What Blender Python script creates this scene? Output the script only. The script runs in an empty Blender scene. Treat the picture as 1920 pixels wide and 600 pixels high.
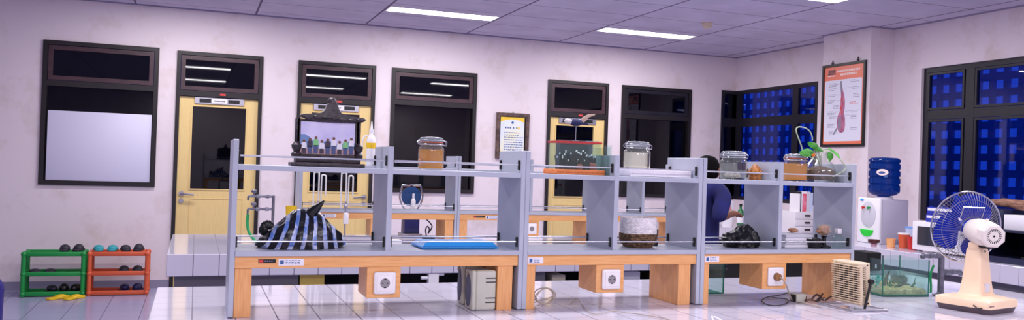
import bpy, bmesh, math, random
from mathutils import Vector, Matrix, noise
random.seed(7)
C = bpy.context.scene
COL = C.collection
PI = math.pi
# ------------------------------------------------------------------ camera model
HC = 1.43
FPX = 1599.06
def cam_axes(yaw=.35508023, pit=.00899056, rol=.03286512):
    cy, sy, cp, sp, cr, sr = math.cos(yaw), math.sin(yaw), math.cos(pit), math.sin(pit), math.cos(rol), math.sin(rol)
    F = Vector((sy*cp, cy*cp, sp)); R = Vector((cy, -sy, 0)); U = R.cross(F)
    return R*cr+U*sr, -R*sr+U*cr, F
CR, CU, CF = cam_axes()
def at(px, py, Y):
    """point of the room seen at (px, py) of the 1920x600 photograph, on the real plane at depth Y"""
    d = CF + CR*((px-960)/FPX) - CU*((py-300)/FPX)
    d = d*(Y/d.y)
    return Vector((d.x, d.y, d.z+HC))
def at_x(px, py, X):
    d = CF + CR*((px-960)/FPX) - CU*((py-300)/FPX)
    d = d*(X/d.x)
    return Vector((d.x, d.y, d.z+HC))
def at_z(px, py, Z):
    d = CF + CR*((px-960)/FPX) - CU*((py-300)/FPX)
    d = d*((Z-HC)/d.z)
    return Vector((d.x, d.y, d.z+HC))
cam = bpy.data.cameras.new('camera'); cam.sensor_width = 36; cam.lens = FPX/1920*36; cam.clip_start = .05
co = bpy.data.objects.new('camera', cam); COL.objects.link(co)
co.matrix_world = Matrix(((CR.x, CU.x, -CF.x, 0), (CR.y, CU.y, -CF.y, 0), (CR.z, CU.z, -CF.z, HC), (0, 0, 0, 1)))
C.camera = co

# ------------------------------------------------------------------ materials
def lin(c):
    out = []
    for v in c[:3]:
        v = v/255
        out.append(v/12.92 if v <= .04045 else ((v+.055)/1.055)**2.4)
    return (*out, 1)
def new_mat(name):
    m = bpy.data.materials.new(name); m.use_nodes = True
    nt = m.node_tree; nt.nodes.clear()
    o = nt.nodes.new('ShaderNodeOutputMaterial')
    return m, nt, o
def pm(name, rgb, rough=.5, metal=0, var=0, scale=20, bump=0, bscale=None, rgb2=None, spec=.5, coat=0, stretch=None):
    m, nt, o = new_mat(name)
    p = nt.nodes.new('ShaderNodeBsdfPrincipled')
    p.inputs['Base Color'].default_value = lin(rgb)
    p.inputs['Roughness'].default_value = rough; p.inputs['Metallic'].default_value = metal
    p.inputs['Specular IOR Level'].default_value = spec
    p.inputs['Coat Weight'].default_value = coat
    nt.links.new(p.outputs[0], o.inputs[0])
    if var or rgb2 or bump:
        tc = nt.nodes.new('ShaderNodeTexCoord'); src = tc.outputs['Object']
        if stretch:
            mp = nt.nodes.new('ShaderNodeMapping'); mp.inputs['Scale'].default_value = stretch
            nt.links.new(src, mp.inputs[0]); src = mp.outputs[0]
        n = nt.nodes.new('ShaderNodeTexNoise'); n.inputs['Scale'].default_value = scale; n.inputs['Detail'].default_value = 5
        nt.links.new(src, n.inputs['Vector'])
        if var or rgb2:
            r = nt.nodes.new('ShaderNodeValToRGB')
            a = rgb; b = rgb2 or tuple(max(0, v*(1-var)) for v in rgb)
            r.color_ramp.elements[0].color = lin(b); r.color_ramp.elements[0].position = .35
            r.color_ramp.elements[1].color = lin(a); r.color_ramp.elements[1].position = .65
            nt.links.new(n.outputs['Fac'], r.inputs[0]); nt.links.new(r.outputs[0], p.inputs['Base Color'])
        if bump:
            n2 = n
            if bscale:
                n2 = nt.nodes.new('ShaderNodeTexNoise'); n2.inputs['Scale'].default_value = bscale; nt.links.new(src, n2.inputs['Vector'])
            b = nt.nodes.new('ShaderNodeBump'); b.inputs['Strength'].default_value = bump; b.inputs['Distance'].default_value = .01
            nt.links.new(n2.outputs['Fac'], b.inputs['Height']); nt.links.new(b.outputs[0], p.inputs['Normal'])
    return m
def glass(name, tint=(235, 245, 245), refl=1.0, rough=0.02, ior=1.45, body=0, bodyrgb=(255, 255, 255)):
    """clear sheet or vessel: tinted see-through, Fresnel reflection, optional milky body"""
    m, nt, o = new_mat(name)
    t = nt.nodes.new('ShaderNodeBsdfTransparent'); t.inputs[0].default_value = lin(tint)
    base = t.outputs[0]
    if body:
        d = nt.nodes.new('ShaderNodeBsdfDiffuse'); d.inputs[0].default_value = lin(bodyrgb)
        mx = nt.nodes.new('ShaderNodeMixShader'); mx.inputs[0].default_value = body
        nt.links.new(t.outputs[0], mx.inputs[1]); nt.links.new(d.outputs[0], mx.inputs[2]); base = mx.outputs[0]
    g = nt.nodes.new('ShaderNodeBsdfGlossy'); g.inputs['Roughness'].default_value = rough
    f = nt.nodes.new('ShaderNodeFresnel'); f.inputs[0].default_value = ior
    # on a back face the Fresnel node inverts the index: feed the reciprocal so both sides look alike
    ge = nt.nodes.new('ShaderNodeNewGeometry')
    mi = nt.nodes.new('ShaderNodeMix'); mi.data_type = 'FLOAT'
    mi.inputs[2].default_value = ior; mi.inputs[3].default_value = 1/ior
    nt.links.new(ge.outputs['Backfacing'], mi.inputs[0])
    nt.links.new(mi.outputs[0], f.inputs[0])
    ml = nt.nodes.new('ShaderNodeMath'); ml.operation = 'MULTIPLY'; ml.inputs[1].default_value = refl; ml.use_clamp = True
    nt.links.new(f.outputs[0], ml.inputs[0])
    mx2 = nt.nodes.new('ShaderNodeMixShader')
    nt.links.new(ml.outputs[0], mx2.inputs[0]); nt.links.new(base, mx2.inputs[1]); nt.links.new(g.outputs[0], mx2.inputs[2])
    nt.links.new(mx2.outputs[0], o.inputs[0])
    return m
def tile_mat(name, rgb, grout, pitch, off, width=.004, rough=.1, var=.0, spec=.5, coat=0, bumpy=.0):
    """square tiles: lines on planes x, y, z = off + k*pitch, skipped on the axis the face looks along"""
    m, nt, o = new_mat(name)
    N = nt.nodes.new; L = nt.links.new
    ge = N('ShaderNodeNewGeometry')
    sp = N('ShaderNodeSeparateXYZ'); L(ge.outputs['Position'], sp.inputs[0])
    sn = N('ShaderNodeSeparateXYZ'); L(ge.outputs['True Normal'], sn.inputs[0])
    def math_(op, a, b=None):
        n = N('ShaderNodeMath'); n.operation = op
        for i, v in enumerate((a, b)):
            if v is None: continue
            if hasattr(v, 'links'): L(v, n.inputs[i])
            else: n.inputs[i].default_value = v
        return n.outputs[0]
    total = None; cells = []
    for i in range(3):
        w = width[i] if isinstance(width, tuple) else width
        if pitch[i] is None: continue
        q = math_('DIVIDE', math_('SUBTRACT', sp.outputs[i], off[i]), pitch[i])
        cells.append(math_('FLOOR', q))
        fr = math_('FRACT', q)
        d = math_('ABSOLUTE', math_('SUBTRACT', fr, .5))
        line = math_('GREATER_THAN', d, .5-w/2/pitch[i])
        keep = math_('LESS_THAN', math_('ABSOLUTE', sn.outputs[i]), .5)
        line = math_('MULTIPLY', line, keep)
        total = line if total is None else math_('MAXIMUM', total, line)
    mix = N('ShaderNodeMix'); mix.data_type = 'RGBA'
    mix.inputs[6].default_value = lin(rgb); mix.inputs[7].default_value = lin(grout)
    L(total, mix.inputs[0])
    base = mix.outputs[2]
    if var:
        nz = N('ShaderNodeTexNoise'); nz.inputs['Scale'].default_value = 3
        L(ge.outputs['Position'], nz.inputs['Vector'])
        rp = N('ShaderNodeValToRGB'); rp.color_ramp.elements[0].color = lin(tuple(v*(1-var) for v in rgb)); rp.color_ramp.elements[1].color = lin(rgb)
        rp.color_ramp.elements[0].position = .35; rp.color_ramp.elements[1].position = .65
        L(nz.outputs['Fac'], rp.inputs[0]); L(rp.outputs[0], mix.inputs[6])
    p = N('ShaderNodeBsdfPrincipled')
    L(base, p.inputs['Base Color']); p.inputs['Specular IOR Level'].default_value = spec; p.inputs['Coat Weight'].default_value = coat
    r = math_('ADD', math_('MULTIPLY', total, .5), rough); L(r, p.inputs['Roughness'])
    b = N('ShaderNodeBump'); b.inputs['Strength'].default_value = .3; b.inputs['Distance'].default_value = .002
    h = math_('SUBTRACT', 1.0, total)
    if bumpy:
        nb = N('ShaderNodeTexNoise'); nb.inputs['Scale'].default_value = 7; L(ge.outputs['Position'], nb.inputs['Vector'])
        h = math_('ADD', h, math_('MULTIPLY', nb.outputs['Fac'], bumpy))
    L(h, b.inputs['Height']); L(b.outputs[0], p.inputs['Normal'])
    L(p.outputs[0], o.inputs[0])
    return m
def emit(name, rgb, s):
    m, nt, o = new_mat(name)
    e = nt.nodes.new('ShaderNodeEmission'); e.inputs[0].default_value = lin(rgb); e.inputs[1].default_value = s
    nt.links.new(e.outputs[0], o.inputs[0]); return m
def wall_mat(name, rgb, stain):
    m, nt, o = new_mat(name)
    N = nt.nodes.new; L = nt.links.new
    ge = N('ShaderNodeNewGeometry'); p = N('ShaderNodeBsdfPrincipled'); p.inputs['Roughness'].default_value = .7
    n1 = N('ShaderNodeTexNoise'); n1.inputs['Scale'].default_value = 2.2; n1.inputs['Detail'].default_value = 8; n1.inputs['Roughness'].default_value = .7
    L(ge.outputs['Position'], n1.inputs['Vector'])
    r = N('ShaderNodeValToRGB'); r.color_ramp.elements[0].position = .52; r.color_ramp.elements[0].color = (0, 0, 0, 1)
    r.color_ramp.elements[1].position = .80; r.color_ramp.elements[1].color = (1, 1, 1, 1)
    L(n1.outputs['Fac'], r.inputs[0])
    mx = N('ShaderNodeMix'); mx.data_type = 'RGBA'; mx.inputs[6].default_value = lin(rgb); mx.inputs[7].default_value = lin(stain)
    L(r.outputs[0], mx.inputs[0]); L(mx.outputs[2], p.inputs['Base Color']); L(p.outputs[0], o.inputs[0])
    return m

M = {}
M['wall'] = wall_mat('cream wall paint', (226, 214, 220), (200, 182, 174))
M['floor'] = tile_mat('grey blue floor tiles', (158, 158, 190), (92, 88, 112), (.31, .31, None), (-.42, -.1, 0), .006, .22)
M['bench_tile'] = tile_mat('white glazed bench tiles', (206, 202, 218), (96, 90, 108), (.1525, .1525, .1525), (-.145, 4.22, .83), (.0046, .0026, .0035), .07, bumpy=.02)
M['ceiling'] = tile_mat('ceiling boards in grid', (214, 206, 226), (120, 108, 132), (1.237, .631, None), (.58, 9.80, 0), (.022, .012, .01), .8, spec=.1, var=.05)
M['metal_grid'] = pm('painted ceiling trim', (150, 142, 168), .6)
M['dark_frame'] = pm('dark stained window frame', (27, 19, 25), .45, var=.3, scale=30, stretch=(1, 1, .2))
M['sash'] = pm('red brown sash wood', (72, 46, 54), .4, var=.25, scale=30, stretch=(.3, 1, 1))
M['black_frame'] = pm('black aluminium frame', (22, 20, 32), .4)
M['door_wood'] = pm('pale yellow door veneer', (230, 202, 136), .45, var=.03, scale=14, stretch=(6, 6, .6))
M['pane'] = glass('dark window glass', (58, 80, 112), 1.0, ior=1.5)
M['pane_blue'] = glass('blue tinted window glass', (150, 180, 235), 1.0)
M['white_board'] = pm('white board', (212, 210, 232), .35)
M['steel'] = pm('brushed steel', (185, 185, 195), .3, 1)
M['guard_wire'] = pm('plated guard wire', (136, 134, 146), .4, .7)
M['chrome'] = pm('chrome', (205, 205, 212), .12, 1)
M['alu'] = pm('aluminium plate', (180, 178, 190), .35, .9)
M['black'] = pm('black plastic', (16, 16, 20), .4)
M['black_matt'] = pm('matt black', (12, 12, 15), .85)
M['white'] = pm('white plastic', (232, 230, 234), .35)
M['paper'] = pm('white paper', (232, 230, 238), .7)
M['red'] = pm('red plastic', (200, 40, 40), .4)
M['orange'] = pm('orange plastic', (208, 90, 54), .4)
M['green'] = pm('green plastic', (18, 142, 64), .4)
M['bright_green'] = pm('bright green plastic', (20, 205, 50), .3)
M['shelf'] = pm('grey blue laminate', (178, 184, 200), .38, var=.03, scale=6)
M['wood'] = pm('orange beech wood', (234, 176, 116), .38, rgb2=(224, 160, 98), scale=9, stretch=(1.2, 6, 14))
M['wood_v'] = pm('orange beech wood upright', (234, 176, 116), .38, rgb2=(222, 158, 98), scale=9, stretch=(14, 6, 1.2))
M['socket_white'] = pm('socket plastic', (238, 234, 236), .3)
M['socket_grey'] = pm('socket insert grey', (140, 136, 140), .4)
M['grey_panel'] = pm('grey cupboard panel', (112, 108, 116), .5)
M['yellow_panel'] = pm('yellow cupboard door', (214, 186, 92), .5)
M['pale_carton'] = pm('pale brown carton', (206, 196, 170), .7)
M['maroon'] = pm('maroon panel', (120, 24, 62), .5)
M['amber'] = glass('amber preserving liquid', (255, 206, 60), .3, body=.42, bodyrgb=(250, 176, 10))
M['cloudy'] = glass('cloudy preserving liquid', (236, 230, 212), .3, body=.85, bodyrgb=(236, 228, 208))
M['clear'] = glass('clear glass', (250, 252, 252), 1.0, body=.03)
M['clear_green'] = glass('greenish sheet glass', (243, 251, 249), .8, body=.02, bodyrgb=(180, 230, 220))
M['glass_edge'] = glass('green glass edge', (110, 190, 170), .6, body=.35, bodyrgb=(90, 160, 145))
M['water'] = glass('tank water', (240, 252, 250), .4, body=.16, bodyrgb=(200, 235, 232))
M['flesh'] = pm('preserved specimen', (216, 164, 124), .5, rgb2=(150, 96, 70), scale=30, bump=.3)
M['pale_flesh'] = pm('pale specimen', (244, 228, 216), .5, rgb2=(210, 170, 150), scale=40, bump=.3)
M['blue'] = pm('blue plastic', (46, 162, 242), .35)
M['navy'] = pm('navy plastic', (22, 30, 90), .35)
M['deep_blue'] = pm('deep blue bin plastic', (14, 18, 120), .35)
M['beige'] = pm('beige plastic', (222, 204, 176), .45, var=.05, scale=8)
M['fan_cream'] = pm('cream fan plastic', (242, 212, 180), .4, var=.03, scale=6)
M['fan_white'] = pm('ivory motor cover', (232, 222, 214), .4)
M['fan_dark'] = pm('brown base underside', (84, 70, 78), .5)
M['old_beige'] = pm('grey beige plastic', (200, 200, 186), .5, var=.06, scale=10)
M['grille'] = pm('dark speaker cloth', (92, 94, 116), .8, bump=.3, scale=300)
M['leaf'] = pm('green leaf', (70, 168, 60), .45, rgb2=(120, 204, 96), scale=25)
M['stem'] = pm('pale plant stem', (176, 190, 160), .5)
M['soil'] = pm('dark soil', (48, 32, 24), .9, rgb2=(104, 72, 40), scale=60, bump=.4)
M['brown'] = pm('brown carved wood', (196, 128, 58), .5, rgb2=(120, 66, 26), scale=40, bump=.4)
M['ebony'] = pm('dark carved wood', (30, 24, 30), .35, rgb2=(52, 40, 50), scale=50, bump=.5)
M['sand'] = pm('sand', (224, 196, 136), .9, rgb2=(178, 146, 90), scale=50, bump=.4)
M['weed'] = pm('water weed', (60, 120, 60), .6, rgb2=(30, 70, 36), scale=30)
M['teal_weed'] = pm('teal plastic weed', (60, 190, 180), .5)
M['rock'] = pm('dark rock', (62, 60, 58), .8, rgb2=(100, 90, 74), scale=25, bump=.5)
M['rust_board'] = pm('orange board', (232, 140, 76), .6, rgb2=(214, 112, 60), scale=60, stretch=(8, 1, 1))
M['straw'] = pm('brown basket weave', (136, 106, 78), .9, rgb2=(66, 46, 34), scale=70, bump=.8)
M['white_weave'] = pm('white basket weave', (250, 246, 248), .9, rgb2=(222, 216, 222), scale=90, bump=.3)
M['hose_green'] = pm('green hose', (24, 150, 84), .4)
M['pipe'] = pm('grey metal pipe', (126, 126, 142), .4, .6, var=.2, scale=30)
M['yellow'] = pm('yellow plastic', (226, 186, 30), .4)
M['skin'] = pm('skin', (120, 76, 58), .5)
M['hair'] = pm('black hair', (8, 7, 9), .85, bump=.3, scale=120, spec=.1)
M['shirt'] = pm('royal blue cloth', (12, 17, 92), .85, var=.2, scale=14)
M['trouser'] = pm('dark cloth', (18, 18, 38), .85)
M['cable_beige'] = pm('beige cable', (170, 158, 148), .5)
M['cable_dark'] = pm('dark cable', (46, 42, 46), .5)
M['water_bottle'] = glass('blue water bottle', (60, 120, 200), .8, body=.35, bodyrgb=(20, 64, 140))
M['cyan'] = pm('teal rubber', (40, 150, 160), .5)
M['dark_rubber'] = pm('dark rubber', (30, 28, 44), .55)
M['navy_rubber'] = pm('navy rubber', (20, 26, 78), .55)
M['lattice'] = pm('painted breeze blocks', (150, 158, 190), .8)
M['corridor'] = pm('corridor wall', (96, 120, 160), .8)
M['orange_print'] = pm('orange poster print', (236, 122, 92), .35)
M['poster_white'] = pm('pale poster print', (222, 222, 236), .35)
M['print_dark'] = pm('dark print ink', (60, 50, 70), .5)
M['print_grey'] = pm('grey print ink', (130, 128, 146), .5)
M['print_red'] = pm('red print ink', (206, 60, 60), .5)
M['print_white'] = pm('white print ink', (250, 226, 216), .5)
M['print_blue'] = pm('blue print ink', (60, 92, 150), .5)
M['muscle'] = pm('pink anatomy print', (196, 120, 150), .5, rgb2=(140, 70, 110), scale=30, stretch=(1, 1, .3))
M['cert_frame'] = pm('brown picture frame', (116, 92, 84), .45, rgb2=(66, 48, 48), scale=16)
M['cert_yellow'] = pm('yellow certificate print', (240, 200, 60), .5)
M['cert_paper'] = pm('certificate paper', (216, 226, 242), .5, rgb2=(240, 236, 200), scale=5)

# ------------------------------------------------------------------ mesh builder
LOC = {}
class MB:
    def __init__(s): s.bm = bmesh.new(); s.mi = 0
    def _m(s, faces):
        for f in faces: f.material_index = s.mi
    def box(s, x0, x1, y0, y1, z0, z1, bev=0, seg=2, mat=None):
        n0 = set(s.bm.faces)
        vs = [s.bm.verts.new((x, y, z)) for x in (x0, x1) for y in (y0, y1) for z in (z0, z1)]
        idx = [(0, 1, 3, 2), (4, 6, 7, 5), (0, 4, 5, 1), (2, 3, 7, 6), (0, 2, 6, 4), (1, 5, 7, 3)]
        fs = [s.bm.faces.new([vs[i] for i in q]) for q in idx]
        if bev:
            es = list({e for f in fs for e in f.edges})
            bmesh.ops.bevel(s.bm, geom=es, offset=bev, segments=seg, profile=.5, affect='EDGES')
        nf = [f for f in s.bm.faces if f not in n0]
        s._m(nf)
        if mat is not None:
            vv = {v for f in nf for v in f.verts}
            for v in vv: v.co = mat @ v.co
        return s
    def ring(s, c, ax, r, seg, ref=None, ry=None):
        ax = Vector(ax).normalized()
        u = ax.orthogonal().normalized() if ref is None else (Vector(ref)-ax*ax.dot(Vector(ref))).normalized()
        w = ax.cross(u)
        return [s.bm.verts.new(Vector(c)+u*(math.cos(2*PI*i/seg)*r)+w*(math.sin(2*PI*i/seg)*(ry or r))) for i in range(seg)]
    def skinr(s, rings, cap0=True, cap1=True, closed=False):
        fs = []
        n = len(rings[0])
        pairs = list(zip(rings, rings[1:]))
        if closed: pairs.append((rings[-1], rings[0]))
        for a, b in pairs:
            for i in range(n):
                fs.append(s.bm.faces.new((a[i], a[(i+1) % n], b[(i+1) % n], b[i])))
        if not closed:
            if cap0: fs.append(s.bm.faces.new(list(reversed(rings[0]))))
            if cap1: fs.append(s.bm.faces.new(rings[-1]))
        s._m(fs); return s
    def cyl(s, p0, p1, r0, r1=None, seg=16):
        p0, p1 = Vector(p0), Vector(p1); ax = p1-p0
        ref = ax.orthogonal()
        return s.skinr([s.ring(p0, ax, r0, seg, ref), s.ring(p1, ax, r0 if r1 is None else r1, seg, ref)])
    def tube(s, pts, r, seg=8, closed=False):
        pts = [Vector(p) for p in pts]; n = len(pts); rings = []
        ref = None
        for i, p in enumerate(pts):
            a = pts[(i-1) % n] if (i or closed) else p
            b = pts[(i+1) % n] if (i < n-1 or closed) else p
            t = (b-a).normalized()
            if ref is None: ref = t.orthogonal()
            ref = (ref-t*t.dot(ref)).normalized()
            rr = r[i] if isinstance(r, (list, tuple)) else r
            rings.append(s.ring(p, t, rr, seg, ref))
        return s.skinr(rings, closed=closed)
    def lathe(s, prof, c=(0, 0, 0), seg=32, closed=False, cap0=True, cap1=True):
        c = Vector(c); rings = []
        for r, z in prof:
            rings.append([s.bm.verts.new(c+Vector((math.cos(2*PI*i/seg)*r, math.sin(2*PI*i/seg)*r, z))) for i in range(seg)])
        return s.skinr(rings, closed=closed, cap0=cap0, cap1=cap1)
    def prism(s, pts, d, bev=0):
        """pts: 3-D outline, d: extrusion vector"""
        n0 = set(s.bm.faces)
        d = Vector(d); a = [s.bm.verts.new(Vector(p)) for p in pts]; b = [s.bm.verts.new(Vector(p)+d) for p in pts]
        n = len(pts); fs = [s.bm.faces.new(list(reversed(a))), s.bm.faces.new(b)]
        for i in range(n): fs.append(s.bm.faces.new((a[i], a[(i+1) % n], b[(i+1) % n], b[i])))
        bmesh.ops.recalc_face_normals(s.bm, faces=fs)
        if bev:
            es = list({e for f in fs for e in f.edges})
            bmesh.ops.bevel(s.bm, geom=es, offset=bev, segments=2, profile=.5, affect='EDGES')
        s._m([f for f in s.bm.faces if f not in n0]); return s
    def ball(s, c, r, seg=16, rings=10, nz=0, nf=3.0, sd=0):
        if not isinstance(r, (tuple, list)): r = (r, r, r)
        g = bmesh.ops.create_uvsphere(s.bm, u_segments=seg, v_segments=rings, radius=1)
        for v in g['verts']:
            k = 1
            if nz: k = 1+nz*noise.noise(v.co*nf+Vector((sd, sd*1.7, 3)))
            v.co = Vector((v.co.x*r[0]*k, v.co.y*r[1]*k, v.co.z*r[2]*k))+Vector(c)
        s._m({f for v in g['verts'] for f in v.link_faces}); return s
    def quad(s, a, b, c, d):
        f = s.bm.faces.new([s.bm.verts.new(Vector(p)) for p in (a, b, c, d)]); s._m([f]); return s
    def xf(s, m):
        for v in s.bm.verts: v.co = m @ v.co
        return s
    def build(s, name, mats, parent=None, smooth=38, keep_origin=False):
        bm = s.bm
        bmesh.ops.recalc_face_normals(bm, faces=bm.faces)
        if parent is not None: org = LOC[parent]
        elif keep_origin: org = Vector((0, 0, 0))
        else:
            xs = [v.co for v in bm.verts]
            org = Vector([(min(v[i] for v in xs)+max(v[i] for v in xs))/2 for i in range(3)]); org.z = min(v.z for v in xs)
        for v in bm.verts: v.co -= org
        me = bpy.data.meshes.new(name); bm.to_mesh(me); bm.free()
        for m in (mats if isinstance(mats, (list, tuple)) else [mats]): me.materials.append(M[m] if isinstance(m, str) else m)
        if smooth:
            for p in me.polygons: p.use_smooth = True
            me.set_sharp_from_angle(angle=math.radians(smooth))
        o = bpy.data.objects.new(name, me); COL.objects.link(o)
        if parent is not None: o.parent = parent; LOC[o] = org
        else: o.location = org; LOC[o] = org
        return o
def tag(o, label=None, cat=None, group=None, kind=None):
    if label: o['label'] = label
    if cat: o['category'] = cat
    if group: o['group'] = group
    if kind: o['kind'] = kind
    return o
def thing(name, label, cat, loc=(0, 0, 0), group=None, kind=None):
    o = bpy.data.objects.new(name, None); COL.objects.link(o); o.location = loc; o.empty_display_size = .05
    LOC[o] = Vector(loc)
    return tag(o, label, cat, group, kind)
def dup(root, loc=None, rz=None, label=None, scale=None):
    r = root.copy(); COL.objects.link(r)
    if loc is not None: r.location = loc
    if rz is not None: r.rotation_euler = (0, 0, rz)
    if scale is not None: r.scale = scale
    if label: r['label'] = label
    for ch in list(root.children):
        c = ch.copy(); COL.objects.link(c); c.parent = r
        for g in ch.children:
            d = g.copy(); COL.objects.link(d); d.parent = c
    return r
def set_mat(o, m):
    """give a copied object material m without touching the mesh it shares"""
    o.data = o.data.copy(); o.data.materials.clear(); o.data.materials.append(M[m])
def arc(c, r, a0, a1, n, u, v):
    c, u, v = Vector(c), Vector(u), Vector(v)
    return [c+u*(r*math.cos(a0+(a1-a0)*i/n))+v*(r*math.sin(a0+(a1-a0)*i/n)) for i in range(n+1)]
def smooth_path(pts, n=6):
    pts = [Vector(p) for p in pts]; out = []
    P = [pts[0]]+pts+[pts[-1]]
    for i in range(1, len(P)-2):
        a, b, c, d = P[i-1:i+3]
        for k in range(n):
            t = k/n
            out.append(.5*((2*b)+(c-a)*t+(2*a-5*b+4*c-d)*t*t+(3*b-a-3*c+d)*t**3))
    out.append(pts[-1]); return out

# ------------------------------------------------------------------ room shell
YW = 10.0; XR = 6.98; XL = -4.2; YB = -2.6; ZC = 3.057
def holed(mb, axis, p0, p1, a0, a1, z0, z1, holes):
    """slab between p0 and p1 along axis ('y' or 'x'), cut by rectangular openings"""
    xs = sorted({a0, a1, *[v for h in holes for v in h[:2]]}); zs = sorted({z0, z1, *[v for h in holes for v in h[2:]]})
    for i in range(len(xs)-1):
        for j in range(len(zs)-1):
            cx, cz = (xs[i]+xs[i+1])/2, (zs[j]+zs[j+1])/2
            if any(h[0] < cx < h[1] and h[2] < cz < h[3] for h in holes): continue
            if axis == 'y': mb.box(xs[i], xs[i+1], p0, p1, zs[j], zs[j+1])
            else: mb.box(p0, p1, xs[i], xs[i+1], zs[j], zs[j+1])
    bmesh.ops.remove_doubles(mb.bm, verts=mb.bm.verts, dist=1e-5)
    return mb
def struct(name, mb, mat, parent=None, smooth=0):
    o = mb.build(name, mat, parent, smooth=smooth, keep_origin=True)
    if parent is None: o['kind'] = 'structure'
    return o
ZT = 2.58; ZS = 1.095
BACK_HOLES = [(-1.52, -.405, ZS, 2.60), (-.225, .678, 0, 2.588), (1.066, 1.958, 0, 2.578), (2.149, 3.212, ZS, 2.572), (4.163, 5.016, 0, 2.566), (5.211, 6.265, ZS, 2.563), (6.748, XR+.15, ZS, 2.59)]
struct('floor', MB().box(XL-.15, XR+1.6, YB-.15, YW+2.4, -.1, 0), 'floor')
struct('wall_back', holed(MB(), 'y', YW, YW+.15, XL-.15, XR+.15, 0, ZC+.12, BACK_HOLES), 'wall')
struct('wall_left', MB().box(XL-.15, XL, YB, YW, 0, ZC+.12), 'wall')
struct('wall_front', MB().box(XL-.15, XR+.15, YB-.15, YB, 0, ZC+.12), 'wall')
RIGHT_HOLES = [(8.33, YW+.01, ZS, 2.59), (1.2, 6.77, 1.03, 2.59)]
struct('wall_right', holed(MB(), 'x', XR, XR+.15, YB, YW+.15, 0, ZC+.12, RIGHT_HOLES), 'wall')
struct('wall_pillar', MB().box(6.67, XR-.001, 7.16, 7.89, 0, ZC-.001), 'wall')
LAMPS = [(1.82, 8.85), (4.30, 8.85), (4.30, 6.25)]
cb = MB()
ch = [(x+.015, x+1.215, y-.14, y+.14) for x, y in LAMPS]
xs = sorted({XL-.15, XR+.15, *[v for h in ch for v in h[:2]]}); ys = sorted({YB-.15, YW+.15, *[v for h in ch for v in h[2:]]})
for i in range(len(xs)-1):
    for j in range(len(ys)-1):
        cx, cy = (xs[i]+xs[i+1])/2, (ys[j]+ys[j+1])/2
        if any(h[0] < cx < h[1] and h[2] < cy < h[3] for h in ch): continue
        cb.box(xs[i], xs[i+1], ys[j], ys[j+1], ZC, ZC+.02)
struct('ceiling', cb, 'ceiling')
struct('trim_1', MB().box(XL, XR, YW-.012, YW, ZC-.014, ZC), 'metal_grid')
struct('trim_2', MB().box(XR-.012, XR, YB, 7.16, ZC-.014, ZC).box(XR-.012, XR, 7.89, YW, ZC-.014, ZC).box(6.658, 6.67, 7.148, 7.902, ZC-.014, ZC)
       .box(6.67, XR, 7.148, 7.16, ZC-.014, ZC).box(6.67, XR, 7.89, 7.902, ZC-.014, ZC), 'metal_grid')
bb = MB()
for a, b in ((XL, -.225), (.678, 1.066), (1.958, 4.163), (5.016, XR)): bb.box(a, b, YW-.012, YW, 0, .09)
M['baseboard'] = pm('grey baseboard tiles', (140, 136, 160), .35)
struct('baseboard_back', bb, 'baseboard')
# lamps
LAMP_E = 9.0; LAMP_RGB = (255, 250, 253)
M['lamp'] = emit('lamp diffuser', LAMP_RGB, LAMP_E)
LAMP_LABEL = ['long white ceiling lamp left of the other two, above the framed certificate', 'long white ceiling lamp on the right, over the window by the corner', 'white ceiling lamp cut by the top edge, right of the smoke detector']
for (x, y), lb in zip(LAMPS, LAMP_LABEL):
    t = thing('ceiling_light', lb, 'ceiling light', (x+.615, y, ZC), 'recessed ceiling lamps')
    h = MB()
    x0, x1, y0, y1 = x+.015, x+1.215, y-.14, y+.14
    h.box(x0, x0+.01, y0, y1, ZC-.004, ZC+.10).box(x1-.01, x1, y0, y1, ZC-.004, ZC+.10)
    h.box(x0+.01, x1-.01, y0, y0+.01, ZC-.004, ZC+.10).box(x0+.01, x1-.01, y1-.01, y1, ZC-.004, ZC+.10).box(x0, x1, y0, y1, ZC+.10, ZC+.11)
    h.build('housing', 'white', t, 0)
    MB().box(x0+.012, x1-.012, y0+.012, y1-.012, ZC+.004, ZC+.012).build('diffuser', 'lamp', t, 0)
def beam(x, y, z, watts, spread):
    l = bpy.data.lights.new('ceiling_lamp_light', 'AREA'); l.shape = 'RECTANGLE'; l.size = 1.17; l.size_y = .24
    l.energy = watts; l.color = lin(LAMP_RGB)[:3]; l.spread = spread
    lo = bpy.data.objects.new('ceiling_lamp_light', l); COL.objects.link(lo); lo.location = (x+.615, y, z)
W_GLOW = PI*LAMP_E*1.17*.24; W_BEAM = 22.0
for y in (8.85, 6.25, 3.6, .95, -1.65):  # row behind the camera continues the lamp spacing, added to brighten front faces
    for x in (-.66, 1.82, 4.30):
        if (x, y) not in LAMPS: beam(x, y, ZC-.004, W_GLOW, PI)      # a lamp out of the picture
        beam(x, y, ZC-.008, W_BEAM, PI)
t = thing('smoke_detector', 'small round cream smoke detector on the ceiling', 'smoke detector', (5.113, 7.885, ZC))
MB().lathe([(.06, 0), (.062, -.012), (.055, -.02), (.05, -.022)], (5.113, 7.885, ZC)).build('base', 'beige', t)
MB().lathe([(.046, -.022), (.046, -.045), (.036, -.055)], (5.113, 7.885, ZC)).build('sensor_head', 'beige', t)

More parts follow.
